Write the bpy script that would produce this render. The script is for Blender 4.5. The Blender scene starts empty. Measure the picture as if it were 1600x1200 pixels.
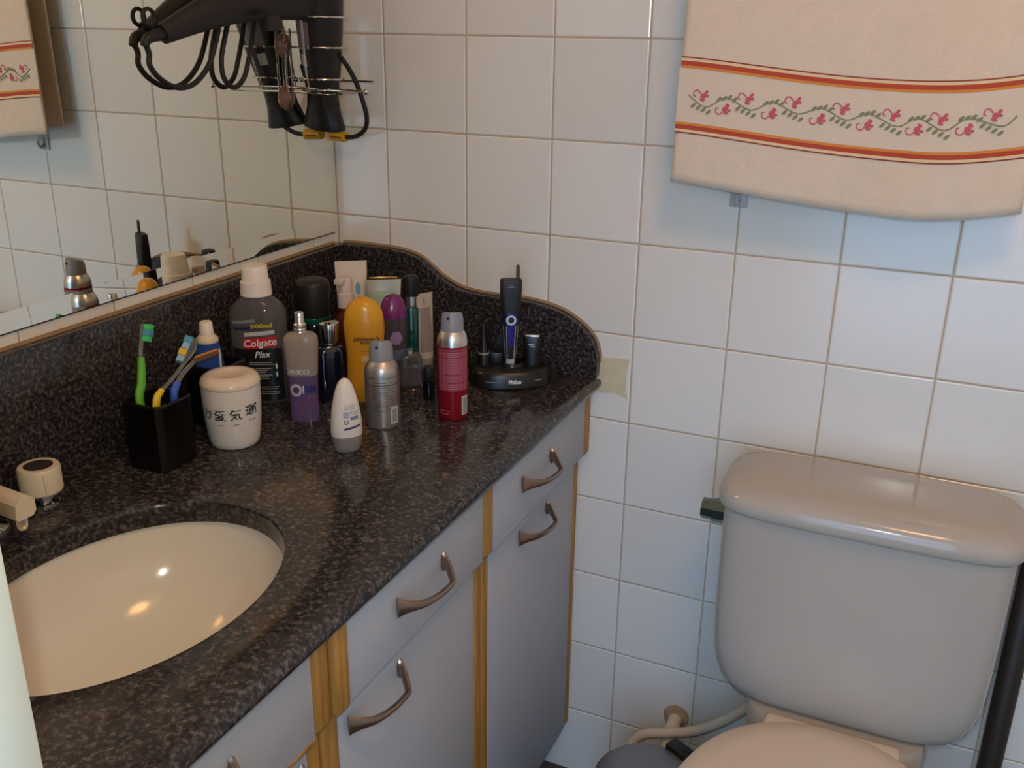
import bpy, bmesh, math, random
from mathutils import Vector, Matrix
random.seed(7)
PI = math.pi
SC = bpy.context.scene
COL = SC.collection

# ------------------------------------------------------------------ camera, world, lights, exposure
RC = ((0.9101149, 0.41417641, 0.0121975), (0.15356715, -0.30981649, -0.93831278), (-0.38484803, 0.85584557, -0.3455725))  # right, down, forward
FPX = 1517.16
CC = Vector((0.99103, -1.44122, 1.36223))
cam_d = bpy.data.cameras.new('camera'); cam = bpy.data.objects.new('camera', cam_d); COL.objects.link(cam)
cam_d.sensor_width = 36.0; cam_d.lens = 36.0 * FPX / 1600.0; cam_d.clip_start = 0.01
_r, _d, _f = [Vector(v) for v in RC]
cam.matrix_world = Matrix(((_r.x, -_d.x, -_f.x, CC.x), (_r.y, -_d.y, -_f.y, CC.y), (_r.z, -_d.z, -_f.z, CC.z), (0, 0, 0, 1)))
SC.camera = cam

W = bpy.data.worlds.new('world'); SC.world = W; W.use_nodes = True
W.node_tree.nodes['Background'].inputs[0].default_value = (0.33, 0.60, 1.0, 1)
W.node_tree.nodes['Background'].inputs[1].default_value = 4.6

def light(name, kind, loc, energy, col, size):
    l = bpy.data.lights.new(name, kind); l.energy = energy; l.color = col
    if kind == 'POINT': l.shadow_soft_size = size
    o = bpy.data.objects.new(name, l); COL.objects.link(o); o.location = loc
    return o
# the flash of the camera, a few centimetres beside the lens
FL = CC + _r * -0.02 + _d * -0.045 + _f * 0.0
light('camera_flash', 'POINT', FL, 11.0, (0.98, 1.0, 0.86), 0.006)
LAMP = Vector((1.13, -1.03, 2.30))
LAMP_STRENGTH = 28.0
LAMP_COL = (1.0, 0.49, 0.16)
SC.view_settings.view_transform = 'Standard'; SC.view_settings.look = 'None'
SC.view_settings.exposure = -0.1; SC.view_settings.gamma = 1.0; SC.view_settings.use_curve_mapping = False

# ------------------------------------------------------------------ pixel helpers (photo frame 1600 x 1200)
def ray(u, v): return _r * ((u - 800) / FPX) + _d * ((v - 600) / FPX) + _f
def at(u, v, ax, val):
    r = ray(u, v); t = (val - CC[ax]) / r[ax]; return CC + r * t
def pr(p):
    q = Vector(p) - CC; z = q.dot(_f); return 800 + FPX * q.dot(_r) / z, 600 + FPX * q.dot(_d) / z, z
def zat(x, y, v):
    lo, hi = 0.0, 2.4
    for _ in range(40):
        m = (lo + hi) / 2
        if pr((x, y, m))[1] > v: lo = m
        else: hi = m
    return lo
def face(x, y, off=0.0):
    return math.atan2(CC.y - y, CC.x - x) + PI / 2 + math.radians(off)

# ------------------------------------------------------------------ materials
def srgb(h):
    h = h.lstrip('#'); c = [int(h[i:i + 2], 16) / 255 for i in (0, 2, 4)]
    return tuple((x / 12.92 if x <= .04045 else ((x + .055) / 1.055) ** 2.4) for x in c) + (1,)
MATS = {}
def mat(name, col, rough=0.5, metal=0.0, trans=0.0, ior=1.45, emit=None, noise=0.0, nscale=60.0, bump=0.0, bscale=200.0, coat=0.0, alpha=1.0, sheen=0.0):
    if name in MATS: return MATS[name]
    m = bpy.data.materials.new(name); m.use_nodes = True; nt = m.node_tree; b = nt.nodes['Principled BSDF']
    c = srgb(col) if isinstance(col, str) else tuple(col) + (1,)
    b.inputs['Base Color'].default_value = c; b.inputs['Roughness'].default_value = rough; b.inputs['Metallic'].default_value = metal
    b.inputs['Transmission Weight'].default_value = trans; b.inputs['IOR'].default_value = ior; b.inputs['Coat Weight'].default_value = coat
    b.inputs['Alpha'].default_value = alpha; b.inputs['Sheen Weight'].default_value = sheen
    tc = nt.nodes.new('ShaderNodeTexCoord')
    if noise:
        n = nt.nodes.new('ShaderNodeTexNoise'); n.inputs['Scale'].default_value = nscale; n.inputs['Detail'].default_value = 4
        r = nt.nodes.new('ShaderNodeMix'); r.data_type = 'RGBA'
        r.inputs[6].default_value = tuple(x * (1 - noise) for x in c[:3]) + (1,); r.inputs[7].default_value = tuple(min(1, x * (1 + noise)) for x in c[:3]) + (1,)
        nt.links.new(tc.outputs['Object'], n.inputs['Vector']); nt.links.new(n.outputs['Fac'], r.inputs[0]); nt.links.new(r.outputs[2], b.inputs['Base Color'])
    if bump:
        n2 = nt.nodes.new('ShaderNodeTexNoise'); n2.inputs['Scale'].default_value = bscale; n2.inputs['Detail'].default_value = 3
        bp = nt.nodes.new('ShaderNodeBump'); bp.inputs['Strength'].default_value = bump; bp.inputs['Distance'].default_value = 0.002
        nt.links.new(tc.outputs['Object'], n2.inputs['Vector']); nt.links.new(n2.outputs['Fac'], bp.inputs['Height']); nt.links.new(bp.outputs['Normal'], b.inputs['Normal'])
    if emit:
        b.inputs['Emission Color'].default_value = tuple(emit[:3]) + (1,); b.inputs['Emission Strength'].default_value = emit[3]
    MATS[name] = m; return m

def tile_mat():
    m = mat('glazed_tile', '#d9d4cb', rough=0.16, coat=0.0); nt = m.node_tree; b = nt.nodes['Principled BSDF']
    oi = nt.nodes.new('ShaderNodeObjectInfo'); r = nt.nodes.new('ShaderNodeMix'); r.data_type = 'RGBA'
    r.inputs[6].default_value = srgb('#d6d1c8'); r.inputs[7].default_value = srgb('#dedad2')
    nt.links.new(oi.outputs['Random'], r.inputs[0]); nt.links.new(r.outputs[2], b.inputs['Base Color'])
    tc = nt.nodes.new('ShaderNodeTexCoord'); n = nt.nodes.new('ShaderNodeTexNoise'); n.inputs['Scale'].default_value = 9
    bp = nt.nodes.new('ShaderNodeBump'); bp.inputs['Strength'].default_value = 0.05; bp.inputs['Distance'].default_value = 0.01
    nt.links.new(tc.outputs['Object'], n.inputs['Vector']); nt.links.new(n.outputs['Fac'], bp.inputs['Height']); nt.links.new(bp.outputs['Normal'], b.inputs['Normal'])
    return m
TILE = tile_mat()
def granite_mat():
    m = mat('granite', '#2b2624', rough=0.14); nt = m.node_tree; b = nt.nodes['Principled BSDF']
    tc = nt.nodes.new('ShaderNodeTexCoord')
    n1 = nt.nodes.new('ShaderNodeTexNoise'); n1.inputs['Scale'].default_value = 195; n1.inputs['Detail'].default_value = 3; n1.inputs['Roughness'].default_value = 0.6
    cr = nt.nodes.new('ShaderNodeValToRGB'); e = cr.color_ramp.elements
    e[0].position = 0.40; e[0].color = srgb('#232021'); e[1].position = 0.68; e[1].color = srgb('#645f5f')
    k = cr.color_ramp.elements.new(0.50); k.color = srgb('#312d2e'); k = cr.color_ramp.elements.new(0.58); k.color = srgb('#484344')
    n2 = nt.nodes.new('ShaderNodeTexVoronoi'); n2.inputs['Scale'].default_value = 170
    mx = nt.nodes.new('ShaderNodeMix'); mx.data_type = 'RGBA'; mx.blend_type = 'MULTIPLY'; mx.inputs[0].default_value = 0.55
    n3 = nt.nodes.new('ShaderNodeTexNoise'); n3.inputs['Scale'].default_value = 40; n3.inputs['Detail'].default_value = 3
    cr3 = nt.nodes.new('ShaderNodeValToRGB'); cr3.color_ramp.elements[0].position = .35; cr3.color_ramp.elements[0].color = (.68, .66, .67, 1); cr3.color_ramp.elements[1].position = .7; cr3.color_ramp.elements[1].color = (1.0, .98, .98, 1)
    for n in (n1, n2, n3): nt.links.new(tc.outputs['Object'], n.inputs['Vector'])
    nt.links.new(n1.outputs['Fac'], cr.inputs[0]); nt.links.new(n3.outputs['Fac'], cr3.inputs[0])
    nt.links.new(cr.outputs[0], mx.inputs[6]); nt.links.new(cr3.outputs[0], mx.inputs[7]); nt.links.new(mx.outputs[2], b.inputs['Base Color'])
    return m
GRAN = granite_mat()
def wood_mat():
    m = mat('pine_strip', '#b57f34', rough=0.45); nt = m.node_tree; b = nt.nodes['Principled BSDF']
    tc = nt.nodes.new('ShaderNodeTexCoord'); mp = nt.nodes.new('ShaderNodeMapping'); mp.inputs['Scale'].default_value = (160, 160, 9)
    n = nt.nodes.new('ShaderNodeTexNoise'); n.inputs['Scale'].default_value = 1.0; n.inputs['Detail'].default_value = 4
    cr = nt.nodes.new('ShaderNodeValToRGB'); cr.color_ramp.elements[0].position = .3; cr.color_ramp.elements[0].color = srgb('#8a6026'); cr.color_ramp.elements[1].position = .7; cr.color_ramp.elements[1].color = srgb('#b48442')
    nt.links.new(tc.outputs['Object'], mp.inputs[0]); nt.links.new(mp.outputs[0], n.inputs['Vector']); nt.links.new(n.outputs['Fac'], cr.inputs[0]); nt.links.new(cr.outputs[0], b.inputs['Base Color'])
    return m
WOOD = wood_mat()
M_GROUT = mat('grout', '#b3a08a', rough=0.9, noise=.15, nscale=20)
M_PLASTER = mat('plaster', '#d8d3ca', rough=0.8, noise=.04, nscale=8)
M_FLOOR = mat('floor_tile', '#4a4038', rough=0.35, noise=.2, nscale=12)
M_CERAMIC = mat('ceramic', '#aca398', rough=0.09)
M_BASIN = mat('basin_ceramic', '#d4d0c6', rough=0.12)
M_LAM = mat('laminate', '#a9abb0', rough=0.5, noise=.03, nscale=90)
M_CARC = mat('carcass', '#8f8b86', rough=0.7, noise=.05)
M_PEWTER = mat('brushed_copper_nickel', '#9a8577', rough=0.34, metal=1.0, noise=.08, nscale=120)
M_CHROME = mat('chrome', '#d8d8d8', rough=0.09, metal=1.0)
M_ALU = mat('aluminium', '#d6d0c8', rough=0.3, metal=1.0)
M_MIRROR = mat('silvered_glass', (0.86, 0.85, 0.75), rough=0.0, metal=1.0)
M_EDGE = mat('tarnished_edge', '#3a2d26', rough=0.7, noise=.4, nscale=120)
M_CAULK = mat('old_sealant', '#8d7355', rough=0.8, noise=.25, nscale=60)
M_BLACK = mat('black_plastic', '#15130f', rough=0.32)
M_BLACKM = mat('black_matte', '#1a1718', rough=0.5)
M_BLACKG = mat('black_gloss', '#0c0b0c', rough=0.12)
M_WHITE = mat('white_plastic', '#ddd3c6', rough=0.32)
M_CREAM = mat('cream_plastic', '#cfc3ad', rough=0.35)
M_INKB = mat('black_ink', '#17151a', rough=0.5)
M_INKW = mat('white_ink', '#d8d8dc', rough=0.5)
M_GREYP = mat('grey_plastic', '#86868a', rough=0.35)

# ------------------------------------------------------------------ mesh helpers
def mesh(name, verts, faces, sharp=35):
    me = bpy.data.meshes.new(name); me.from_pydata([tuple(v) for v in verts], [], faces)
    bm = bmesh.new(); bm.from_mesh(me); bmesh.ops.recalc_face_normals(bm, faces=bm.faces); bm.to_mesh(me); bm.free()
    if sharp:
        me.polygons.foreach_set('use_smooth', [True] * len(me.polygons)); me.set_sharp_from_angle(angle=math.radians(sharp))
    return me
def link(name, me, m, parent=None, loc=None, rot=None):
    o = bpy.data.objects.new(name, me); COL.objects.link(o)
    if m is not None and not me.materials: me.materials.append(m)
    if parent is not None: o.parent = parent
    if loc is not None: o.location = loc
    if rot is not None: o.rotation_euler = rot
    return o
def mk(name, vf, m, parent=None, loc=None, rot=None, sharp=35):
    return link(name, mesh(name, vf[0], vf[1], sharp), m, parent, loc, rot)
def tag(o, label, cat, group=None):
    o['label'] = label; o['category'] = cat
    if group: o['group'] = group
    return o
def thing(name, label, cat, loc, rz=0.0, group=None):
    o = bpy.data.objects.new(name, None); COL.objects.link(o); o.empty_display_size = .02
    o.location = loc; o.rotation_euler = (0, 0, rz); return tag(o, label, cat, group)
def struct(o): o['kind'] = 'structure'; return o
def join(*vfs):
    V, F = [], []
    for v, f in vfs:
        k = len(V); V += [tuple(p) for p in v]; F += [tuple(i + k for i in q) for q in f]
    return V, F
def move(vf, d, rz=0.0):
    c, s = math.cos(rz), math.sin(rz)
    return [(c * p[0] - s * p[1] + d[0], s * p[0] + c * p[1] + d[1], p[2] + d[2]) for p in vf[0]], vf[1]
def xform(vf, M): return [tuple(M @ Vector(p)) for p in vf[0]], vf[1]
def box(x0, x1, y0, y1, z0, z1, bev=0.0, seg=2):
    bm = bmesh.new(); bmesh.ops.create_cube(bm, size=1.0)
    for v in bm.verts: v.co = Vector(((x0 + x1) / 2 + v.co.x * (x1 - x0), (y0 + y1) / 2 + v.co.y * (y1 - y0), (z0 + z1) / 2 + v.co.z * (z1 - z0)))
    if bev: bmesh.ops.bevel(bm, geom=list(bm.edges), offset=bev, segments=seg, profile=0.5, affect='EDGES')
    bm.verts.index_update(); V = [tuple(v.co) for v in bm.verts]; F = [tuple(v.index for v in f.verts) for f in bm.faces]; bm.free(); return V, F
def lathe(prof, seg=40, axis='z'):
    V, F, rings = [], [], []
    for r, z in prof:
        if r < 1e-5: rings.append([len(V)]); V.append((0, 0, z))
        else:
            rings.append(list(range(len(V), len(V) + seg))); V += [(r * math.cos(2 * PI * i / seg), r * math.sin(2 * PI * i / seg), z) for i in range(seg)]
    for a, b in zip(rings, rings[1:]):
        for i in range(seg):
            j = (i + 1) % seg
            if len(a) == 1 and len(b) == 1: continue
            if len(a) == 1: F.append((a[0], b[i], b[j]))
            elif len(b) == 1: F.append((a[i], a[j], b[0]))
            else: F.append((a[i], a[j], b[j], b[i]))
    for q in (rings[0], rings[-1]):
        if len(q) > 1: F.append(tuple(q))
    return V, F
class Loft:
    """stack of superellipse sections (z, rx, ry, n[, ox, oy]); the front looks along local -y"""
    def __init__(s, secs, seg=40):
        s.s = [tuple(q) + (0.0,) * (6 - len(q)) for q in secs]; s.seg = seg
    def vf(s):
        V, F = [], []; N = s.seg
        for z, rx, ry, n, ox, oy in s.s:
            for i in range(N):
                t = 2 * PI * (i + .5) / N; c, d = math.cos(t), math.sin(t)
                V.append((ox + rx * math.copysign(abs(c) ** (2 / n), c), oy + ry * math.copysign(abs(d) ** (2 / n), d), z))
        for k in range(len(s.s) - 1):
            for i in range(N):
                j = (i + 1) % N; F.append((k * N + i, k * N + j, (k + 1) * N + j, (k + 1) * N + i))
        F.append(tuple(range(N))); F.append(tuple(range((len(s.s) - 1) * N, len(s.s) * N)))
        return V, F
    def sec(s, z):
        S = sorted(s.s, key=lambda q: q[0])
        if z <= S[0][0]: return S[0]
        for a, b in zip(S, S[1:]):
            if a[0] <= z <= b[0]:
                t = (z - a[0]) / max(1e-9, b[0] - a[0]); return tuple(p + (q - p) * t for p, q in zip(a, b))
        return S[-1]
    def front(s, x, z, off=0.0004):
        _, rx, ry, n, ox, oy = s.sec(z); q = min(abs((x - ox) / rx), .985); x = ox + math.copysign(q * rx, x - ox)
        return (x, oy - ry * (1 - q ** n) ** (1 / n) - off, z)
def decal(L, x0, x1, z0, z1, off=0.0004, nx=12, nz=6, skew=0.0):
    V = [L.front(x0 + (x1 - x0) * i / nx, z0 + (z1 - z0) * k / nz + skew * (i / nx - .5), off) for k in range(nz + 1) for i in range(nx + 1)]
    F = [(k * (nx + 1) + i, k * (nx + 1) + i + 1, (k + 1) * (nx + 1) + i + 1, (k + 1) * (nx + 1) + i) for k in range(nz) for i in range(nx)]
    return V, F
def disc_decal(L, cx, cz, rx, rz, off=0.0005, n=20, inner=0.0):
    o = [L.front(cx + rx * math.cos(2 * PI * i / n), cz + rz * math.sin(2 * PI * i / n), off) for i in range(n)]
    if inner:
        q = [L.front(cx + inner * rx * math.cos(2 * PI * i / n), cz + inner * rz * math.sin(2 * PI * i / n), off) for i in range(n)]
        return o + q, [(i, (i + 1) % n, n + (i + 1) % n, n + i) for i in range(n)]
    return o + [L.front(cx, cz, off)], [(i, (i + 1) % n, n) for i in range(n)]
def text_vf(s, size, shear=0.0, bold=0.0, res=2):
    c = bpy.data.curves.new('t', 'FONT'); c.body = s; c.size = size; c.align_x = 'CENTER'; c.align_y = 'CENTER'; c.shear = shear; c.offset = bold; c.resolution_u = res
    o = bpy.data.objects.new('t', c); COL.objects.link(o); bpy.context.view_layer.update()
    dg = bpy.context.evaluated_depsgraph_get(); me = bpy.data.meshes.new_from_object(o.evaluated_get(dg))
    bm = bmesh.new(); bm.from_mesh(me)
    bm.verts.index_update(); V = [tuple(v.co) for v in bm.verts]; F = [tuple(v.index for v in f.verts) for f in bm.faces]; bm.free()
    bpy.data.objects.remove(o); bpy.data.curves.remove(c); bpy.data.meshes.remove(me)
    return V, F
def text_on(L, s, size, x, z, off=0.0008, shear=0.0, bold=0.0, wx=1.0, tilt=0.0, vert=False):
    V, F = text_vf(s, size, shear, bold); out = []
    for p in V:
        a, b = p[0] * wx, p[1]
        if vert: a, b = -b, a
        out.append(L.front(x + a, z + b + tilt * a, off))
    return out, F
def lines_on(L, x0, x1, zs, h, off=0.0007, jit=0.25):
    parts = []
    for z in zs:
        parts.append(decal(L, x0, x1 - (x1 - x0) * jit * random.random(), z, z + h, off, 6, 1))
    return join(*parts)
def catmull(P, n=8, closed=False):
    P = [Vector(p) for p in P]; out = []; m = len(P); rng = range(m if closed else m - 1)
    for i in rng:
        if closed: a, b, c, d = P[(i - 1) % m], P[i], P[(i + 1) % m], P[(i + 2) % m]
        else: a, b, c, d = P[max(i - 1, 0)], P[i], P[i + 1], P[min(i + 2, m - 1)]
        for k in range(n):
            t = k / n; out.append(0.5 * ((2 * b) + (c - a) * t + (2 * a - 5 * b + 4 * c - d) * t * t + (3 * b - a - 3 * c + d) * t ** 3))
    if not closed: out.append(P[-1])
    return out
def tube(P, r, seg=10, closed=False, smooth=8, flat=None):
    Q = catmull(P, smooth, closed) if smooth else [Vector(p) for p in P]; N = len(Q); V, F = [], []; up = None
    for i, p in enumerate(Q):
        if closed: t = Q[(i + 1) % N] - Q[i - 1]
        else: t = Q[min(i + 1, N - 1)] - Q[max(i - 1, 0)]
        t.normalize()
        if up is None: up = Vector((0, 0, 1)) if abs(t.z) < .9 else Vector((1, 0, 0))
        s = t.cross(up).normalized(); up = s.cross(t).normalized()
        rr = r(i / (N - 1)) if callable(r) else r
        ra, rb = rr if isinstance(rr, tuple) else (rr, rr)
        for k in range(seg):
            a = 2 * PI * k / seg; V.append(tuple(p + s * (ra * math.cos(a)) + up * (rb * math.sin(a))))
    for i in range(N if closed else N - 1):
        j = (i + 1) % N
        for k in range(seg):
            l = (k + 1) % seg; F.append((i * seg + k, i * seg + l, j * seg + l, j * seg + k))
    if not closed: F.append(tuple(range(seg))); F.append(tuple(range((N - 1) * seg, N * seg)))
    return V, F
def ring(c, r, w, n=28, ax='z', seg=8, squash=1.0):
    P = []
    for i in range(n):
        a = 2 * PI * i / n; x, y = r * math.cos(a), r * squash * math.sin(a)
        P.append((c[0] + x, c[1] + y, c[2]) if ax == 'z' else ((c[0], c[1] + x, c[2] + y) if ax == 'x' else (c[0] + x, c[1], c[2] + y)))
    return tube(P, w, seg, True, 0)
def sphere(c, r, seg=14):
    prof = [(r * math.sin(PI * i / seg) if 0 < i < seg else 0, -r * math.cos(PI * i / seg)) for i in range(seg + 1)]
    return move(lathe(prof, seg + 4), c)
def prism(poly, axis, a, b):
    """poly = list of 2D points, extruded along the axis from a to b"""
    n = len(poly)
    def p3(q, t): return {'x': (t, q[0], q[1]), 'y': (q[0], t, q[1]), 'z': (q[0], q[1], t)}[axis]
    V = [p3(q, a) for q in poly] + [p3(q, b) for q in poly]
    return V, [(i, (i + 1) % n, n + (i + 1) % n, n + i) for i in range(n)] + [tuple(range(n)), tuple(range(n, 2 * n))]

# ------------------------------------------------------------------ room
RX, RY, RZ = 1.95, -2.05, 2.42
CT = 0.823                                   # counter top height
struct(mk('floor', box(-.1, RX + .1, RY - 1.2, .1, -.1, 0), M_FLOOR, sharp=0))
struct(mk('ceiling', box(-.1, RX + .1, RY - .1, .1, RZ, RZ + .1), M_PLASTER, sharp=0))
wall_back = struct(mk('wall_back', box(-.1, RX + .1, -.0008, .12, -.1, RZ), M_GROUT, sharp=0))
wall_left = struct(mk('wall_left', box(-.12, -.0010, RY - .1, .003, -.1, RZ), M_GROUT, sharp=0))
struct(mk('wall_right', box(RX, RX + .1, RY - .1, .0, -.1, RZ), M_PLASTER, sharp=0))
# near wall with the open doorway behind the photographer; daylight comes in through it
struct(mk('wall_front', join(box(-.02, .64, RY - .1, RY, -.1, RZ), box(1.44, RX, RY - .1, RY, -.1, RZ), box(.64, 1.44, RY - .1, RY, 2.08, RZ)), M_PLASTER, sharp=0))
# glazed tiles, 150 mm, one object each
TW, G, X0, Z0 = .15, .0011, .1064, 1.348
def tile_vf(a0, a1, b0, b1, d):           # in-plane a,b; d thickness; soft edge
    e = .0022
    V = []
    for (i, z) in ((0, 0), (0, d - .0012), (e * .4, d - .0004), (e, d)):
        V += [(a0 + i, b0 + i, z), (a1 - i, b0 + i, z), (a1 - i, b1 - i, z), (a0 + i, b1 - i, z)]
    F = [(k * 4 + i, k * 4 + (i + 1) % 4, k * 4 + 4 + (i + 1) % 4, k * 4 + 4 + i) for k in range(3) for i in range(4)] + [(12, 13, 14, 15)]
    return V, F
tile_cache = {}
def put_tile(parent, wallkind, a0, a1, b0, b1):
    w, h = round(a1 - a0, 4), round(b1 - b0, 4); key = (wallkind, w, h)
    if key not in tile_cache:
        V, F = tile_vf(G - w / 2, w / 2 - G, G - h / 2, h / 2 - G, .005)
        if wallkind == 'b': V = [(p[0], .003 - p[2], p[1]) for p in V]
        else: V = [(p[2] - .0045, p[0], p[1]) for p in V]
        tile_cache[key] = mesh('tile', V, F, 0); tile_cache[key].materials.append(TILE)
    o = link('tile', tile_cache[key], None, parent)
    c, z = (a0 + a1) / 2, (b0 + b1) / 2
    o.location = (c, 0, z) if wallkind == 'b' else (0, c, z)
    o.rotation_euler = (random.gauss(0, .0007), random.gauss(0, .0005), random.gauss(0, .0007))
zs = [0.0] + [Z0 - .1505 * r for r in range(8, -7, -1)]; zs = [z for z in zs if z < RZ] + [RZ]
xs = [0.0] + [X0 + TW * i for i in range(0, 12)] + [RX]
for i in range(len(xs) - 1):
    for k in range(len(zs) - 1):
        put_tile(wall_back, 'b', xs[i], xs[i + 1], zs[k], zs[k + 1])
ys = [0.0] + [-.075 - TW * i for i in range(0, 10)]
for i in range(len(ys) - 1):
    for k in range(6, len(zs) - 1):
        if zs[k] > 2.1: continue
        put_tile(wall_left, 'l', ys[i + 1], ys[i], zs[k], zs[k + 1])
# broken tile: bare mortar beside the splashback
pp = [(.494, .853), (.520, .856), (.552, .857), (.549, .835), (.548, .812), (.552, .789), (.530, .797), (.507, .793), (.488, .802), (.496, .823)]
mk('mortar_patch', prism(pp, 'y', -.0034, .002), mat('bare_mortar', '#cbbf9f', rough=.9, noise=.15, nscale=60), wall_back)

# ceiling lamp, the warm light of the room
lp = thing('ceiling_lamp', 'round opal glass ceiling lamp glowing warm', 'lamp', (LAMP.x, LAMP.y, RZ))
mk('base', lathe([(0, 0), (.15, 0), (.15, -.02), (.135, -.03), (0, -.03)]), M_WHITE, lp)
mk('globe', move(lathe([(.13, -.028), (.15, -.035), (.16, -.05), (.16, -.075), (.145, -.10), (.10, -.118), (.05, -.126), (0, -.128)]), (0, 0, 0)),
   mat('lamp_globe', '#ffffff', emit=LAMP_COL + (LAMP_STRENGTH,)), lp)

# door leaf standing open beside the photographer
dr = struct(mk('door_1', box(.608, .643, -1.965, -1.2, .008, 2.05, .004), mat('door_paint', '#b4b8ae', rough=.45), sharp=35))
mk('edge_bead', box(.6435, .6465, -1.222, -1.2, .008, 2.05, .0012), MATS['door_paint'], dr)
mk('handle', join(tube([(.643, -1.26, 1.02), (.69, -1.26, 1.02), (.695, -1.29, 1.02), (.695, -1.37, 1.02)], .009)), M_CHROME, dr)

# ------------------------------------------------------------------ mirror
mr = thing('wall_mirror', 'large frameless wall mirror hanging above the straight granite splashback', 'mirror', (-.0015, 0, 0))
MY0, MY1, MZ0, MZ1, BW = -.016, -1.46, 1.018, 2.02, .024
def rect(y0, y1, z0, z1, x): return [(x, y0, z0), (x, y1, z0), (x, y1, z1), (x, y0, z1)]
mk('glass', (rect(MY0 - BW, MY1 + BW, MZ0 + BW, MZ1 - BW, .0055), [(0, 1, 2, 3)]), M_MIRROR, mr, sharp=0)
mk('bevel', (rect(MY0 - BW, MY1 + BW, MZ0 + BW, MZ1 - BW, .0055) + rect(MY0, MY1, MZ0, MZ1, .0066), [(i, (i + 1) % 4, 4 + (i + 1) % 4, 4 + i) for i in range(4)]), M_MIRROR, mr, sharp=0)
mk('backing', box(.0012, .0036, MY1 - .001, MY0 + .0015, MZ0 - .0028, MZ1 + .001), M_EDGE, mr)

# ------------------------------------------------------------------ countertop, splashbacks, basin
CX1, CY1, TH = .507, -1.50, .026
BC, BA, BB = (.277, -.818), .143, .186
def counter():
    N = 96; V, F = [], []
    corners = [(x, y) for x in (0.001, CX1) for y in (-.001, CY1)]
    angs = sorted(set([2 * PI * i / N for i in range(N)] + [math.atan2(y - BC[1], x - BC[0]) % (2 * PI) for x, y in corners]))
    n = len(angs)
    def onrect(a, ins):
        c, s = math.cos(a), math.sin(a); x0, x1, y0, y1 = .001, CX1 - ins, CY1 + ins, -.001
        ts = []
        if c > 1e-9: ts.append((x1 - BC[0]) / c)
        if c < -1e-9: ts.append((x0 - BC[0]) / c)
        if s > 1e-9: ts.append((y1 - BC[1]) / s)
        if s < -1e-9: ts.append((y0 - BC[1]) / s)
        t = min(ts); return BC[0] + t * c, BC[1] + t * s
    def onell(a, g):
        c, s = math.cos(a), math.sin(a); t = 1 / math.sqrt((c / (BA + g)) ** 2 + (s / (BB + g)) ** 2); return BC[0] + t * c, BC[1] + t * s
    loops = [[onell(a, 0) + (CT - TH,) for a in angs], [onell(a, 0) + (CT - .004,) for a in angs], [onell(a, .0015) + (CT - .001,) for a in angs], [onell(a, .005) + (CT,) for a in angs],
             [onrect(a, .013) + (CT,) for a in angs], [onrect(a, .006) + (CT - .002,) for a in angs], [onrect(a, .0015) + (CT - .007,) for a in angs], [onrect(a, 0) + (CT - .013,) for a in angs],
             [onrect(a, .0015) + (CT - .019,) for a in angs], [onrect(a, .006) + (CT - .024,) for a in angs], [onrect(a, .013) + (CT - TH,) for a in angs]]
    for l in loops: V += l
    m = len(loops)
    for k in range(m):
        q = (k + 1) % m
        for i in range(n):
            j = (i + 1) % n; F.append((k * n + i, k * n + j, q * n + j, q * n + i))
    return V, F
tag(mk('countertop', counter(), GRAN), 'dark speckled granite vanity countertop with an oval cut-out', 'countertop')
sl = tag(mk('splashback', box(0.0005, .020, -1.50, -.0205, CT, .998, .0015), GRAN), 'straight granite splashback strip running below the mirror', 'splashback')
mk('sealant_bead', tube([(.003, -.022, .9985), (.003, -1.5, .9985)], .0034, 8, False, 0), M_CAULK, sl)
prof = [(.001, .996), (.04, .998), (.079, .998), (.12, .997), (.15, .993), (.172, .986), (.192, .973), (.212, .959), (.235, .947), (.26, .940), (.295, .937), (.33, .937), (.37, .937), (.405, .933), (.435, .926), (.462, .913), (.482, .898), (.495, .881), (.502, .858), (.503, .840), (.502, CT)]
P2 = catmull([(p[0], p[1], 0) for p in prof], 3)
pv = [(p.x, p.y) for p in P2]
def curved_splash():
    V, F = [], []; n = len(pv)
    for y, ins in ((0.0, 0), (-.0185, 0), (-.020, .0015)):
        V += [(x, y, z - ins) for x, z in pv]; V += [(x, y, CT) for x, z in pv]
    for k in range(2):
        for i in range(n - 1): F.append((k * 2 * n + i, k * 2 * n + i + 1, (k + 1) * 2 * n + i + 1, (k + 1) * 2 * n + i))
    for i in range(n - 1):
        F.append((4 * n + i, 4 * n + i + 1, 5 * n + i + 1, 5 * n + i)); F.append((i, i + 1, n + i + 1, n + i))
    F.append((0, 2 * n, 4 * n, 5 * n, 3 * n, n)); return V, F
sr = tag(mk('splashback', curved_splash(), GRAN, sharp=40), 'granite splashback on the tiled wall with a wavy top that curves down', 'splashback')
mk('sealant_bead', tube([(x, -.002, z + .001) for x, z in pv[1:-4]], .0032, 8, False, 0), M_CAULK, sr)
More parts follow.
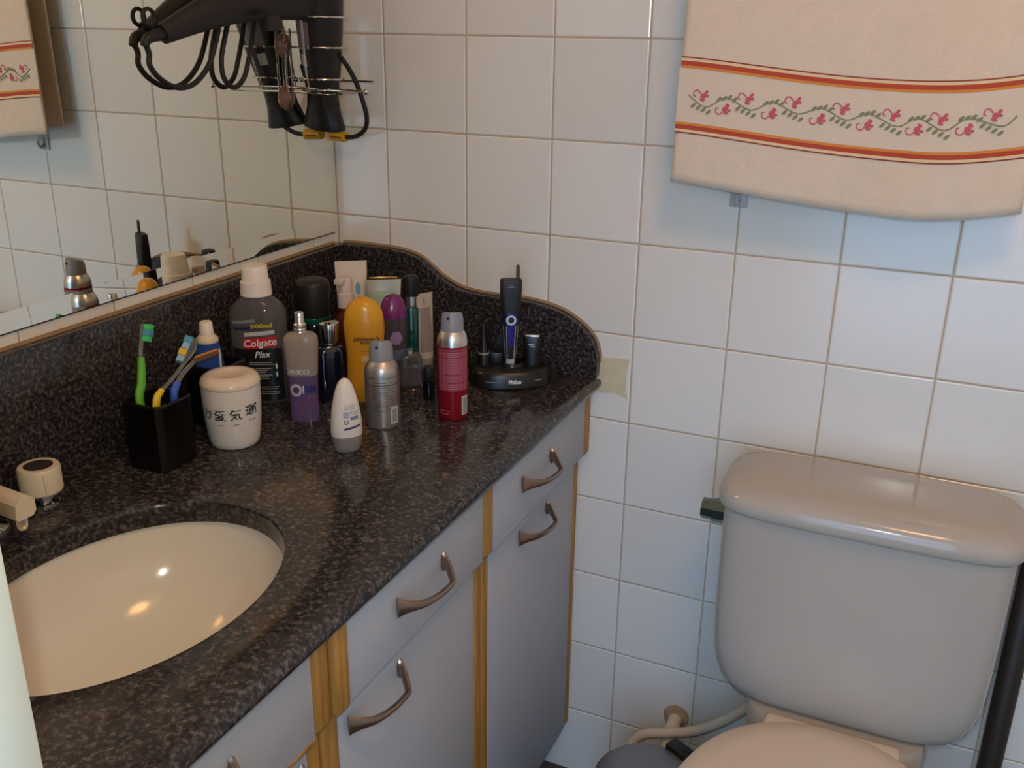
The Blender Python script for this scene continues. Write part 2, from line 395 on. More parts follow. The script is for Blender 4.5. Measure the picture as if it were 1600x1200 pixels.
# basin
bs = [(0, .672)]
rings_b = [(.06, .672), (.3, .678), (.55, .690), (.74, .710), (.87, .735), (.95, .762), (.99, .785), (1.0, .7985), (1.045, .7985), (1.05, .790), (1.03, .76), (.95, .72), (.8, .69), (.5, .665), (.06, .658)]
def basin():
    N = 72; V, F = [], []
    for s, z in rings_b:
        V += [(BC[0] + s * (BA + .004) * math.cos(2 * PI * i / N), BC[1] + s * (BB + .004) * math.sin(2 * PI * i / N), z) for i in range(N)]
    for k in range(len(rings_b) - 1):
        for i in range(N):
            j = (i + 1) % N; F.append((k * N + i, k * N + j, (k + 1) * N + j, (k + 1) * N + i))
    k = len(rings_b) - 1; F.append(tuple(range(N))); F.append(tuple(range(k * N, k * N + N))); return V, F
bas = thing('wash_basin', 'cream oval undermount wash basin set in the granite top', 'basin', (0, 0, 0))
mk('bowl', basin(), M_BASIN, bas, sharp=60)
mk('drain', move(lathe([(0, .0035), (.012, .003), (.02, .002), (.023, .0005), (.023, 0)]), (BC[0], BC[1], .6725)), M_CHROME, bas)
# tap: knob and spout
tp_ = thing('basin_tap', 'cream tap set with a round knob and angular spout beside the basin', 'tap', (.060, -.805, CT))
kn = mk('knob_base', lathe([(0, 0), (.021, 0), (.021, .003), (.013, .006), (.013, .012), (.022, .0125), (.022, .0145), (0, .0145)]), M_CHROME, tp_, (-.003, .082, 0), (0, 0, face(.057, -.723, 14)))
KL = lathe([(0, .0145), (.0225, .0145), (.024, .0165), (.024, .044), (.0225, .047), (.0165, .0475), (.0165, .0465), (0, .0465)])
mk('knob', KL, M_CREAM, kn)
mk('top_disc', lathe([(0, .0468), (.0163, .0468), (.0163, .0472), (0, .0474)]), mat('dark_disc', '#2d2826', rough=.4), kn)
mk('grip_rib', box(-.003, .001, -.0252, -.022, .0165, .044, .001), M_CREAM, kn)
sp = tp_
mk('pillar', lathe([(0, 0), (.024, 0), (.024, .004), (.016, .008), (.016, .05), (0, .05)]), M_CHROME, sp)
mk('spout', xform(prism([(-.013, -.010), (-.009, -.013), (.009, -.013), (.013, -.008), (.012, .006), (.007, .011), (-.007, .011), (-.012, .006)], 'x', -.02, .073), Matrix.Translation((0, 0, .052)) @ Matrix.Rotation(math.radians(4), 4, 'Y')), M_CREAM, sp, sharp=25)
mk('nozzle', move(lathe([(0, .02), (.0095, .02), (.0105, .023), (.0105, .034), (.009, .042), (0, .042)]), (.056, .002, -.002)), M_CHROME, sp)

# ------------------------------------------------------------------ vanity cabinets
def handle(parent, x, yc, z, L=.112):
    # bow pull: flat leaf ends on the face, arched in the middle
    pts = [(x + .003, yc + L / 2, z + .004), (x + .010, yc + L / 2 - .004, z + .003), (x + .023, yc + L / 2 - .018, z - .002), (x + .029, yc + L / 4, z - .004), (x + .029, yc, z - .003), (x + .024, yc - L / 4, z), (x + .013, yc - L / 2 + .010, z + .003), (x + .004, yc - L / 2, z + .004)]
    def rad(t):
        e = abs(t - .5) * 2; return (.0036 + .0105 * e ** 2.6, .0036 + .0014 * e)
    P = pts
    Q = catmull(P, 5); N = len(Q); V, F = [], []; sg = 10
    for i, p in enumerate(Q):
        t = (Q[min(i + 1, N - 1)] - Q[max(i - 1, 0)]).normalized(); up = Vector((0, 0, 1)); s = t.cross(up).normalized()
        a, b = rad(i / (N - 1))
        for k in range(sg):
            q = 2 * PI * k / sg; V.append(tuple(p + up * (a * math.cos(q)) + s * (b * math.sin(q))))
    for i in range(N - 1):
        for k in range(sg):
            l = (k + 1) % sg; F.append((i * sg + k, i * sg + l, (i + 1) * sg + l, (i + 1) * sg + k))
    F.append(tuple(range(sg))); F.append(tuple(range((N - 1) * sg, N * sg)))
    mk('handle', (V, F), M_PEWTER, parent)
XD, XL = .490, .472
def strip(parent, x, y0, y1, z0, z1, d=.018):
    mk('edge_strip', box(x - d, x, y0, y1, z0, z1, min(.006, (y1 - y0) * .3), 3), WOOD, parent)
def cabinet(label, yb0, yb1, dy0, dy1, ly0, ly1, hy, hy2, dstrips, lstrips, bar=False, lo=.78, hi=.78):
    c = thing('vanity_cabinet', label, 'cabinet', (0, (yb0 + yb1) / 2, 0)); oy = (yb0 + yb1) / 2
    def sh(vf): return [(p[0], p[1] - oy, p[2]) for p in vf[0]], vf[1]
    t = .015
    mk('body', sh(join(box(.02, .4555, yb0 + .0005, yb0 + t, .10, lo), box(.435, .4555, yb0 + .0005, yb0 + t, lo, .797), box(.02, .4555, yb1 - t, yb1 - .0005, .10, hi), box(.435, .4555, yb1 - t, yb1 - .0005, hi, .797), box(.02, .455, yb0 + t, yb1 - t, .10, .115), box(.005, .02, yb0, yb1, .10, .66), box(.43, .4555, yb0 + t, yb1 - t, .66, .69))), M_CARC, c, sharp=0)
    mk('plinth', sh(box(.02, .385, yb0 + .001, yb1 - .001, .0, .10)), mat('plinth', '#6f6a66', rough=.7), c, sharp=0)
    d = mk('drawer', sh(box(.4556, XD, dy0, dy1, .686, .7965, .0015)), M_LAM, c)
    handle(d, XD, hy - oy, .745)
    l = mk('door', sh(box(.4556, XL, ly0, ly1, .115, .680, .0015)), M_LAM, c)
    handle(l, XL, hy2 - oy, .637)
    for x, a, b, z0, z1 in dstrips: strip(d, x, a - oy, b - oy, z0, z1, .03)
    for x, a, b, z0, z1 in lstrips: strip(l, x, a - oy, b - oy, z0, z1, .016)
    if bar: mk('edge_strip', sh(box(.47, XD + .001, dy0, dy1, .6835, .689, .002)), WOOD, d)
    return c
cabinet('grey vanity cabinet in the corner against the tiled wall', -.384, -.002, -.384, -.030, -.360, -.024, -.238, -.205,
        [(XD + .001, -.029, -.003, .682, .795)], [(XL + .001, -.023, -.004, .115, .664), (XL + .001, -.382, -.3605, .115, .676)])
cabinet('grey vanity cabinet with one drawer between the corner cabinet and the sink cabinet', -.766, -.385, -.738, -.414, -.734, -.407, -.585, -.665,
        [(XD + .003, -.412, -.3865, .688, .7955), (XD + .006, -.7655, -.739, .688, .7955)], [(XL + .001, -.4065, -.3835, .115, .676), (XL + .002, -.764, -.735, .115, .684)], lo=.64)
cabinet('grey sink cabinet below the oval basin with a wooden strip under its drawer', -1.48, -.767, -1.475, -.797, -1.475, -.790, -.975, -.86,
        [(XD + .0005, -.796, -.7665, .686, .7955)], [(XL + .001, -.789, -.767, .115, .684)], bar=True, hi=.64)

# ------------------------------------------------------------------ toilet
TX = .948
tl = thing('toilet', 'white ceramic close-coupled toilet with a tall cistern against the tiled wall', 'toilet', (TX, 0, 0))
tank = Loft([(.402, .128, .066, 5, 0, -.104), (.406, .150, .072, 5, 0, -.105), (.414, .165, .077, 5, 0, -.105), (.430, .178, .081, 5, 0, -.106), (.452, .1865, .084, 5, 0, -.106), (.48, .191, .0855, 5.5, 0, -.106), (.53, .1925, .086, 6, 0, -.106), (.62, .194, .0865, 6, 0, -.106), (.722, .194, .087, 6, 0, -.106)], 72)
tk = mk('tank', tank.vf(), M_CERAMIC, tl, sharp=50)
lid = Loft([(.717, .194, .088, 5, 0, -.106), (.719, .200, .094, 5, 0, -.106), (.725, .204, .098, 4.6, 0, -.106), (.735, .205, .099, 4.4, 0, -.106), (.744, .202, .096, 4.2, 0, -.106), (.751, .195, .089, 4, 0, -.106), (.756, .182, .077, 3.8, 0, -.106), (.759, .155, .055, 3.4, 0, -.106), (.760, .10, .03, 3, 0, -.106), (.760, .01, .004, 2, 0, -.106)], 72)
mk('tank_lid', lid.vf(), M_CERAMIC, tl, sharp=60)
M_LEV = mat('tarnished_chrome', '#7b857d', rough=.22, metal=1.0, noise=.5, nscale=90)
octo = [(math.cos(PI / 8 + PI / 4 * i), math.sin(PI / 8 + PI / 4 * i)) for i in range(8)]
lev = mk('flush_lever', join(prism([(-.10 + .0185 * a, .672 + .0185 * b) for a, b in octo], 'x', -.219, -.190), prism([(-.10 + .016 * a, .672 + .016 * b) for a, b in octo], 'x', -.236, -.219)), M_LEV, tl, sharp=20)
bowl = Loft([(0, .105, .20, 3, 0, -.36), (.01, .108, .205, 3, 0, -.36), (.12, .10, .19, 2.6, 0, -.36), (.22, .115, .20, 2.4, 0, -.38), (.30, .155, .225, 2.3, 0, -.42), (.35, .178, .238, 2.2, 0, -.43), (.378, .184, .242, 2.2, 0, -.43), (.385, .180, .238, 2.2, 0, -.43)], 56)
mk('bowl', join(bowl.vf(), Loft([(.15, .10, .09, 4, 0, -.13), (.30, .115, .10, 4, 0, -.12), (.385, .13, .105, 4, 0, -.115), (.403, .128, .10, 4, 0, -.11)], 40).vf()), M_CERAMIC, tl, sharp=50)
M_SEAT = mat('seat_plastic', '#d2c0ae', rough=.25)
mk('seat', Loft([(.384, .183, .233, 2.15, 0, -.435), (.387, .187, .237, 2.15, 0, -.435), (.397, .187, .237, 2.15, 0, -.435), (.399, .184, .234, 2.15, 0, -.435)], 64).vf(), M_SEAT, tl, sharp=40)
sld = mk('seat_lid', Loft([(.3985, .184, .234, 2.15, 0, -.435), (.401, .188, .238, 2.15, 0, -.435), (.410, .187, .237, 2.15, 0, -.435), (.416, .178, .228, 2.15, 0, -.435), (.419, .15, .20, 2.15, 0, -.435), (.420, .05, .08, 2.1, 0, -.435)], 64).vf(), M_SEAT, tl, sharp=50)
mk('hinge', box(-.095, .095, -.235, -.196, .385, .412, .008, 3), M_SEAT, sld)
# dark pipe behind the cistern
tag(mk('standing_pipe', move(lathe([(0, 0), (.017, 0), (.017, .70), (.014, .705), (0, .705)], 28), (1.176, -.027, 0)), mat('dark_pipe', '#2c221d', rough=.5, noise=.3, nscale=8)), 'dark brown vertical pipe at the wall beside the cistern', 'pipe')
# water valve and hose
vl = thing('supply_valve', 'small cream plastic pipe stub with wall flange beside the toilet', 'pipe', (.678, 0, .196))
M_PVC = mat('pvc', '#cdbfa9', rough=.45, noise=.08, nscale=40)
mk('flange', xform(lathe([(0, 0), (.024, 0), (.022, .006), (.013, .010), (0, .010)]), Matrix.Rotation(PI / 2, 4, 'X')), mat('rusty_flange', '#a88a6c', rough=.7, noise=.35, nscale=70), vl)
mk('stub', xform(lathe([(0, .008), (.0125, .008), (.0125, .035), (.015, .036), (.015, .052), (.0085, .054), (.0085, .12), (0, .12)]), Matrix.Rotation(math.radians(102), 4, 'X')), M_PVC, vl)
hp = [at(985, 1172, 1, -.075), at(990, 1158, 1, -.07), at(1008, 1147, 1, -.065), at(1045, 1145, 1, -.062), at(1085, 1142, 1, -.06), at(1125, 1128, 1, -.058), at(1155, 1113, 1, -.055), at(1185, 1092, 1, -.06), at(1215, 1065, 1, -.08)]
hp = [hp[0] + Vector((0.0, 0.0, -.10))] + hp
tag(mk('water_hose', tube(hp, .0085, 12), M_PVC), 'cream flexible water hose curving from behind the bin to the cistern', 'hose')
# pedal bin
bn = thing('pedal_bin', 'small pedal bin with a grey round lid between cabinet and toilet', 'bin', (.688, -.222, 0), math.radians(-28))
mk('body', lathe([(0, .004), (.078, .004), (.08, .01), (.082, .20), (.083, .228), (0, .228)]), mat('bin_body', '#77797e', rough=.35, metal=.6), bn)
mk('base_ring', lathe([(0, 0), (.082, 0), (.083, .012), (.080, .016), (0, .016)]), M_BLACK, bn)
mk('rim', lathe([(.06, .224), (.0845, .224), (.0855, .230), (.0845, .236), (.06, .236)]), M_BLACK, bn)
mk('lid', lathe([(0, .2565), (.02, .2562), (.045, .2545), (.066, .250), (.078, .243), (.083, .236), (0, .235)][::-1]), mat('bin_lid', '#83868c', rough=.38, metal=.5), bn, sharp=60)
mk('hinge', box(-.026, .026, .066, .092, .215, .258, .003), M_BLACK, bn)
mk('pedal', box(-.018, .018, -.105, -.07, .006, .014, .003), M_BLACK, bn)

# ------------------------------------------------------------------ towel, rail, hook
def tw_sag(x):
    s = max(0, min(1, (x - .618) / .453))
    if s < .68: return -.026 * math.sin(PI / 2 * s / .68) ** 1.35
    return -.026 + .017 * ((s - .68) / .32) ** 2
def tw_y(x, z):
    k = max(0, (1.66 - z) / .5); s = (x - .618) / .453
    fold = .012 * math.exp(-((s - .72 - .25 * (z - 1.15) / .3) / .11) ** 2) * k
    return -.064 - .004 * math.sin(s * 7 + 1) * k - fold + .010 * k * max(0, (s - .85) / .15)
RAILZ = 1.675
def tw_point(s, t):
    """s across 0..1, t up 0..1 from hem to rail (front layer)"""
    x = .618 + .453 * s; xx = x + .006 * min(1, t * 2.2) * (1 if s < .5 else -1) * abs(1 - 2 * s)
    zb = 1.157 + tw_sag(x); z = zb + (RAILZ - zb) * t
    e = max(0, (t - .86) / .14)
    return (xx, tw_y(x, z) * (1 - e) + (-.064) * e, z)
def towel():
    NS, NT = 60, 40; V, F = [], []
    rows = [[tw_point(i / NS, k / NT) for i in range(NS + 1)] for k in range(NT + 1)]
    for a in (20, 50, 80, 110, 140, 170):
        rows.append([(p[0], -.0485 - .0155 * math.cos(math.radians(a)), RAILZ + .0155 * math.sin(math.radians(a))) for p in rows[NT]])
    for k in range(24):
        t = 1 - k / 23; rows.append([(.620 + .45 * i / NS, -.033 + .003 * math.sin(i * .3) * (1 - t) + .008 * (1 - t), 1.166 + (RAILZ - 1.166) * t + .5 * tw_sag(.618 + .453 * i / NS) * (1 - t)) for i in range(NS + 1)])
    for r in rows: V += r
    n = NS + 1
    for k in range(len(rows) - 1):
        for i in range(NS): F.append((k * n + i, k * n + i + 1, (k + 1) * n + i + 1, (k + 1) * n + i))
    return V, F
M_TOWEL = mat('terry_cloth', '#d7c2ab', rough=.95, noise=.07, nscale=45, bump=.5, bscale=420, sheen=.2)
tw = thing('hand_towel', 'cream hand towel with red striped borders and embroidered flowers on the tiled wall', 'towel', (0, 0, 0))
cl = mk('cloth', towel(), M_TOWEL, tw, sharp=80)
sm = cl.modifiers.new('thickness', 'SOLIDIFY'); sm.thickness = .0035; sm.offset = 0
TWO = .0026
def tw_map(x, z, off=TWO):                                    # x,z on the front layer
    return (x, tw_y(x, z) - off, z)
def tw_strip(dz0, dz1, base):
    N = 60; V = []; e = .001
    for i in range(N + 1):
        s = i / N; x = .618 + .453 * s; z = base + tw_sag(x) * .85
        t = (z - (1.157 + tw_sag(x))) / (RAILZ - 1.157 - tw_sag(x)); xx = x + .006 * min(1, t * 2.2) * (1 if s < .5 else -1) * abs(1 - 2 * s)
        for d in (dz0, dz1): V.append((xx, tw_y(x, z + d) - TWO, z + d))
    return V, [(2 * i, 2 * i + 1, 2 * i + 3, 2 * i + 2) for i in range(N)]
M_BAND = mat('woven_band', '#d3bfa9', rough=.85, noise=.04, nscale=200)
M_RED = mat('red_thread', '#b0442a', rough=.8); M_DRED = mat('dark_red_thread', '#8d3a2a', rough=.8); M_ORG = mat('orange_thread', '#cf8138', rough=.8); M_CRM = mat('cream_thread', '#dcbf95', rough=.8)
TWO = .0022
bd = mk('border_band', tw_strip(.0, .075, 1.238), M_BAND, tw, sharp=80)
TWO = .0027
for base, sg in ((1.327, -1), (1.2255, 1)):
    for m, a, b in ((M_DRED, 0, .0018), (M_CRM, .0018, .0055), (M_RED, .0055, .0115), (M_ORG, .0115, .0150)):
        if sg < 0: mk('stripe', tw_strip(-b, -a, base), m, tw, sharp=80)
        else: mk('stripe', tw_strip(a, b, base), m, tw, sharp=80)
# embroidery: vine, leaves, blossoms
def tpx(u, v): p = at(u, v, 1, -.066); return p.x, p.z
M_VINE = mat('green_thread', '#7d7d58', rough=.8); M_PINK = mat('pink_thread', '#bf5560', rough=.8)
up = [(1100, 150), (1170, 155), (1243, 161), (1318, 171), (1397, 181), (1472, 186), (1556, 180)]
low = [(1134, 170), (1206, 177), (1281, 186), (1355, 195), (1433, 202), (1512, 201)]
def ribbon(P, w, off=.0031):
    Q = catmull([(p[0], p[1], 0) for p in P], 5); V, F = [], []
    for i, p in enumerate(Q):
        t = (Q[min(i + 1, len(Q) - 1)] - Q[max(i - 1, 0)]).normalized(); n = Vector((-t.y, t.x, 0)) * w
        for s in (1, -1): V.append(tw_map(p.x + s * n.x, p.y + s * n.y, off))
    return V, [(2 * i, 2 * i + 1, 2 * i + 3, 2 * i + 2) for i in range(len(Q) - 1)]
def blob(x, z, a, b, ang, off=.0033, n=10):
    c, s = math.cos(ang), math.sin(ang)
    V = [tw_map(x + a * math.cos(2 * PI * i / n) * c - b * math.sin(2 * PI * i / n) * s, z + a * math.cos(2 * PI * i / n) * s + b * math.sin(2 * PI * i / n) * c, off) for i in range(n)]
    return V, [tuple(range(n))]
vp = [tpx(1077, 148)]
for i in range(7):
    if i < 6:
        vp.append(tpx(up[i][0] + 4, up[i][1] + 17)); vp.append(tpx(low[i][0] + 2, low[i][1] - 17))
    else: vp.append(tpx(1566, 197)); vp.append(tpx(1590, 180))
mk('vine', ribbon(vp, .0008), M_VINE, tw, sharp=0)
for i, (u, v) in enumerate(up):
    x, z = tpx(u, v)
    fl = join(blob(x, z, .0042, .0036, .4), blob(x + .004, z + .005, .0035, .0022, .9), blob(x - .001, z - .005, .0038, .0022, -.3), blob(x + .0055, z + .0005, .0025, .002, .2), ribbon([(x - .003, z + .003), (x - .008, z + .0075), (x - .0125, z + .006), (x - .0135, z + .001), (x - .0105, z - .0005)], .0008, .0033))
    mk('blossom', fl, M_PINK, tw, sharp=0)
    lf = []
    for q in range(4): lf.append(blob(x - .013 + q * .0072, z - .0125 - q * .0028, .0044, .0020, .75, .0034))
    mk('leaf_spray', join(*lf), M_VINE, tw, sharp=0)
for i, (u, v) in enumerate(low):
    x, z = tpx(u, v)
    fl = join(blob(x, z, .0042, .0036, .4), blob(x + .003, z + .0048, .0035, .0022, -.5), blob(x + .001, z - .005, .0038, .0022, -.3), blob(x + .0055, z - .002, .0025, .002, .2), ribbon([(x - .003, z - .003), (x - .007, z - .007), (x - .012, z - .0055), (x - .013, z), (x - .0095, z + .001)], .0008, .0033))
    mk('blossom', fl, M_PINK, tw, sharp=0)
    lf = []
    for q in range(4): lf.append(blob(x - .009 + q * .0070, z + .0125 + (q % 3) * .0014, .0044, .0020, .75, .0034))
    mk('leaf_spray', join(*lf), M_VINE, tw, sharp=0)
rl = thing('towel_rail', 'chrome towel rail on the tiled wall carrying the hand towel', 'towel rail', (.845, 0, RAILZ))
mk('bar', tube([(-.30, -.0485, 0), (.30, -.0485, 0)], .0125, 14, False, 0), M_CHROME, rl)
for s in (-1, 1): mk('bracket', join(tube([(s * .29, -.0485, 0), (s * .29, -.001, 0)], .009, 12, False, 0), xform(lathe([(0, 0), (.022, 0), (.02, .006), (0, .006)]), Matrix.Translation((s * .29, -.0015, 0)) @ Matrix.Rotation(PI / 2, 4, 'X'))), M_CHROME, rl)
hk = thing('adhesive_hook', 'small grey translucent adhesive hook on the tile under the towel', 'hook', (.705, -.002, 1.127))
mk('plate', box(-.013, .013, -.004, 0, -.010, .035, .002), mat('hook_plastic', '#a9aaa8', rough=.3), hk)
mk('prong', tube([(0, -.003, .0), (0, -.012, -.004), (0, -.018, .004), (0, -.018, .012)], .003, 8), MATS['hook_plastic'], hk)

# ------------------------------------------------------------------ hair dryer and its rack on the mirror
ax0, ax1 = Vector((.040, -.084, 1.205)), Vector((.070, -.126, 1.43))
hd = thing('hair_dryer', 'black hair dryer standing nozzle down in the chrome wire rack', 'hair dryer', (0, 0, 0))
def axial(secs, seg=36):
    L = ax1 - ax0; zd = L.normalized(); xd = Vector((1, 0, 0)); xd = (xd - zd * xd.dot(zd)).normalized(); yd = zd.cross(xd)
    V, F = [], []
    for t, rx, ry in secs:
        c = ax0 + L * t
        for i in range(seg):
            a = 2 * PI * i / seg; V.append(tuple(c + xd * (rx * math.cos(a)) + yd * (ry * math.sin(a))))
    for k in range(len(secs) - 1):
        for i in range(seg):
            j = (i + 1) % seg; F.append((k * seg + i, k * seg + j, (k + 1) * seg + j, (k + 1) * seg + i))
    F.append(tuple(range(seg))); F.append(tuple(range((len(secs) - 1) * seg, len(secs) * seg))); return V, F
brl = mk('barrel', axial([(.27, .0262, .0262), (.33, .0275, .0275), (.5, .0325, .0325), (.75, .0365, .0365), (1.0, .040, .040), (1.15, .042, .042), (1.22, .040, .040), (1.27, .030, .030)]), mat('dryer_black', '#1d1617', rough=.42), hd)
mk('nozzle', axial([(0.0, .0375, .022), (.01, .0378, .0225), (.06, .034, .0215), (.14, .028, .022), (.22, .0252, .024), (.29, .0256, .0256)]), M_BLACK, hd)
hA, hB = Vector((.066, -.140, 1.412)), Vector((.0175, -.404, 1.347))
def hpth(t): return hA + (hB - hA) * t + Vector((0, 0, .012 * math.sin(PI * t)))
hnd = mk('grip', tube([hpth(i / 8) for i in range(9)], lambda t: (.023 - .011 * t, .046 - .033 * t), 20, False, 3), MATS['dryer_black'], hd)
mk('hanging_loop', ring((.0125, -.420, 1.368), .010, .0028, 18, 'x'), M_BLACKM, hd)
mk('switch', box(.070, .080, -.262, -.232, 1.352, 1.372, .003), M_BLACKM, hnd)
mk('strain_relief', tube([hpth(1.0), Vector((.0150, -.426, 1.343)), Vector((.0135, -.434, 1.333))], lambda t: .0085 - .003 * t, 12), M_BLACKM, hd)
def px_path(P, ax, val): return [at(u, v, ax, val) for u, v in P]
c1 = [Vector((.0135, -.432, 1.336))] + px_path([(233, 84), (234, 102), (250, 123), (277, 137), (303, 131), (325, 104), (337, 66), (344, 25), (350, -25), (362, -30), (360, 15), (352, 55), (346, 92), (350, 122), (366, 137), (381, 122), (388, 95), (394, 62), (398, 25), (402, -25)], 0, .0135)
mk('cord', tube(c1, .0037, 10), M_BLACKM, hd)
c2 = [Vector((.088, -.105, 1.318))] + [at(u, v, 1, y) for u, v, y in ((543, 104, -.075), (556, 128, -.062), (566, 155, -.052), (573, 183, -.044), (570, 202, -.038), (556, 213, -.034), (540, 214, -.031), (528, 211, -.029))] + [Vector((.022, -.030, 1.192)), Vector((.012, -.05, 1.235)), Vector((.012, -.075, 1.30))]
mk('cord', tube(c2, .0039, 10), M_BLACKM, hd)
tg0 = at(541, 214, 1, -.031); tg1 = at(518, 211, 1, -.029)
wt = mk('warning_label', tube([tg0, tg1], .0085, 14, False, 0), mat('yellow_label', '#c79a1e', rough=.5), hd)
dv = (tg1 - tg0)
mk('red_band', tube([tg0 + dv * .15 + Vector((0, -.0006, -.001)), tg0 + dv * .85 + Vector((0, -.0006, -.001))], lambda t: (.0086, .0035), 12, False, 0), mat('red_label', '#a8341c', rough=.5), wt)
def barrel_patch(t0, t1, a0, a1, m, name, extra=.0006):
    L = ax1 - ax0; zd = L.normalized(); xd = Vector((1, 0, 0)); xd = (xd - zd * xd.dot(zd)).normalized(); yd = zd.cross(xd); V = []; n, k = 8, 4
    S = [(.27, .0262), (.33, .0275), (.5, .0325), (.75, .0365), (1.0, .040)]
    for j in range(k + 1):
        t = t0 + (t1 - t0) * j / k
        for (p, q), (p2, q2) in zip(S, S[1:]):
            if p <= t <= p2: r = q + (q2 - q) * (t - p) / (p2 - p)
        for i in range(n + 1):
            a = math.radians(a0 + (a1 - a0) * i / n); V.append(tuple(ax0 + L * t + xd * ((r + extra) * math.cos(a)) + yd * ((r + extra) * math.sin(a))))
    return mk(name, (V, [(j * (n + 1) + i, j * (n + 1) + i + 1, (j + 1) * (n + 1) + i + 1, (j + 1) * (n + 1) + i) for j in range(k) for i in range(n)]), m, brl)
barrel_patch(.56, .74, -128, -84, mat('grey_sticker', '#6b5c5c', rough=.5), 'rating_label')
barrel_patch(.44, .52, -122, -98, mat('silver_sticker', '#a09a94', rough=.45), 'sticker')
rk = thing('dryer_rack', 'chrome wire hair dryer rack held to the mirror by suction cups', 'rack', (0, 0, 0))
def axp(z): return ax0 + (ax1 - ax0) * ((z - ax0.z) / (ax1.z - ax0.z))
for z, r in ((1.372, .0435), (1.328, .0395), (1.281, .0345), (1.264, .0305)):
    c = axp(z); mk('ring', ring((c.x, c.y, z), r, .0016, 30), M_CHROME, rk)
for dx, dy in ((.0, -.042), (-.012, .04)):
    mk('upright', tube([axp(1.262) + Vector((dx * .8 + .0, dy * .85, 0)), axp(1.30) + Vector((dx, dy, 0)), axp(1.374) + Vector((dx, dy * 1.1, 0))], .0015, 8), M_CHROME, rk)
rod = mk('rod', tube([(.006, -.132, 1.268), (.08, -.1325, 1.267), (.150, -.130, 1.266)], .0019, 8), M_CHROME, rk)
mk('ball_end', sphere((.1515, -.130, 1.266), .0045), M_CHROME, rod)
rod2 = mk('rod', tube([(.006, -.098, 1.276), (.07, -.05, 1.276), (.112, -.045, 1.276)], .0016, 8), M_CHROME, rk)
rod3 = mk('rod', tube([(.006, -.132, 1.262), (.08, -.136, 1.2605), (.111, -.133, 1.261)], .0017, 8), M_CHROME, rk)
M_CUP = mat('clear_suction', '#b98f7a', rough=.12, trans=.75)
for z in (1.330, 1.252):
    k = mk('suction_cup', xform(lathe([(0, 0), (.019, 0), (.018, .003), (.010, .007), (.006, .012), (0, .013)]), Matrix.Translation((.0042, -.132, z)) @ Matrix.Rotation(PI / 2, 4, 'Y')), M_CUP, rk)
for dy in (-.138, -.124):
    mk('back_wire', tube([(.012, dy, 1.245), (.012, dy, 1.30), (.012, dy, 1.355)], .0017, 8), M_CHROME, rk)
for z in (1.328, 1.281):
    c = axp(z); mk('rung', tube([(.012, -.131, z), (c.x - .025, c.y - .03, z)], .0016, 8, False, 0), M_CHROME, rk)

# ------------------------------------------------------------------ things on the counter
def P(c, L):
    out = []
    for v, w in L:
        z = zat(c[0], c[1], v); out.append((z - CT, w / 2 * pr((c[0], c[1], z))[2] / FPX))
    return sorted(out)
def rnd(prof, n=2, flat=1.0):       # [(z, r)] -> loft sections
    return [(z, r, r * flat, n) for z, r in prof]

# lidded white cup with black characters
c = (.145, -.482)
cup = thing('lidded_cup', 'white lidded ceramic cup with black brush characters', 'cup', (c[0], c[1], CT), face(*c))
CL = Loft([(0, .0295, .0295, 2), (.002, .032, .032, 2), (.008, .0338, .0338, 2), (.02, .0358, .0358, 2), (.04, .0378, .0378, 2), (.06, .0388, .0388, 2), (.086, .0392, .0392, 2)], 56)
M_CUP2 = mat('cup_glaze', '#d5d0cb', rough=.1)
b = mk('body', CL.vf(), M_CUP2, cup, sharp=60)
mk('lid', lathe([(0, .0862), (.0392, .0862), (.0398, .0872), (.0396, .0905), (.0375, .0955), (.033, .0988), (.026, .1003), (.021, .1002), (.016, .0988), (.009, .0983), (0, .0983)], 48), mat('lid_plastic', '#d6c6b6', rough=.22), cup, sharp=60)
for ch, x, s in (('\u611b', -.0165, .0165), ('\u6c17', .003, .0165), ('\u904b', .0235, .0165), ('\u5eb7', -.0335, .016)):
    try: mk('character', text_on(CL, ch, s, x, .052 + .16 * max(0, x), .0006, bold=.0002, wx=.9 if x < -.02 else 1.0), M_INKB, b, sharp=0)
    except Exception as ex: print('glyph', ex)
for x in (-.0165, .003, .0235): mk('caption', decal(CL, x - .004, x + .004, .0385 + .16 * max(0, x), .0393 + .16 * max(0, x), .0006, 4, 1), M_INKB, b, sharp=0)

# black square tumblers
def tumbler(loc, label):
    t = thing('brush_tumbler', label, 'tumbler', (loc[0], loc[1], CT), 0.0)
    h, a, k = .090, .032, .006
    def sq(q, c): return [(q, -q + c), (q, q - c), (q - c, q), (-q + c, q), (-q, q - c), (-q, -q + c), (-q + c, -q), (q - c, -q)]
    L = [(sq(a - .002, k), 0), (sq(a, k), .003), (sq(a, k), h - .002), (sq(a - .0015, k), h), (sq(a - .004, k), h), (sq(a - .005, k * .8), h - .003), (sq(a - .005, k * .8), .008)]
    V, F = [], []
    for pts, z in L: V += [(p[0], p[1], z) for p in pts]
    for i in range(len(L) - 1):
        for j in range(8): F.append((i * 8 + j, i * 8 + (j + 1) % 8, (i + 1) * 8 + (j + 1) % 8, (i + 1) * 8 + j))
    F.append(tuple(range(8))); F.append(tuple(range((len(L) - 1) * 8, len(L) * 8)))
    mk('body', (V, F), M_BLACKG, t, sharp=30); return t
tumbler((.104, -.574), 'black square tumbler holding the toothbrushes near the tap knob')
tumbler((.076, -.430), 'black square tumbler holding the toothpaste tube behind the lidded cup')

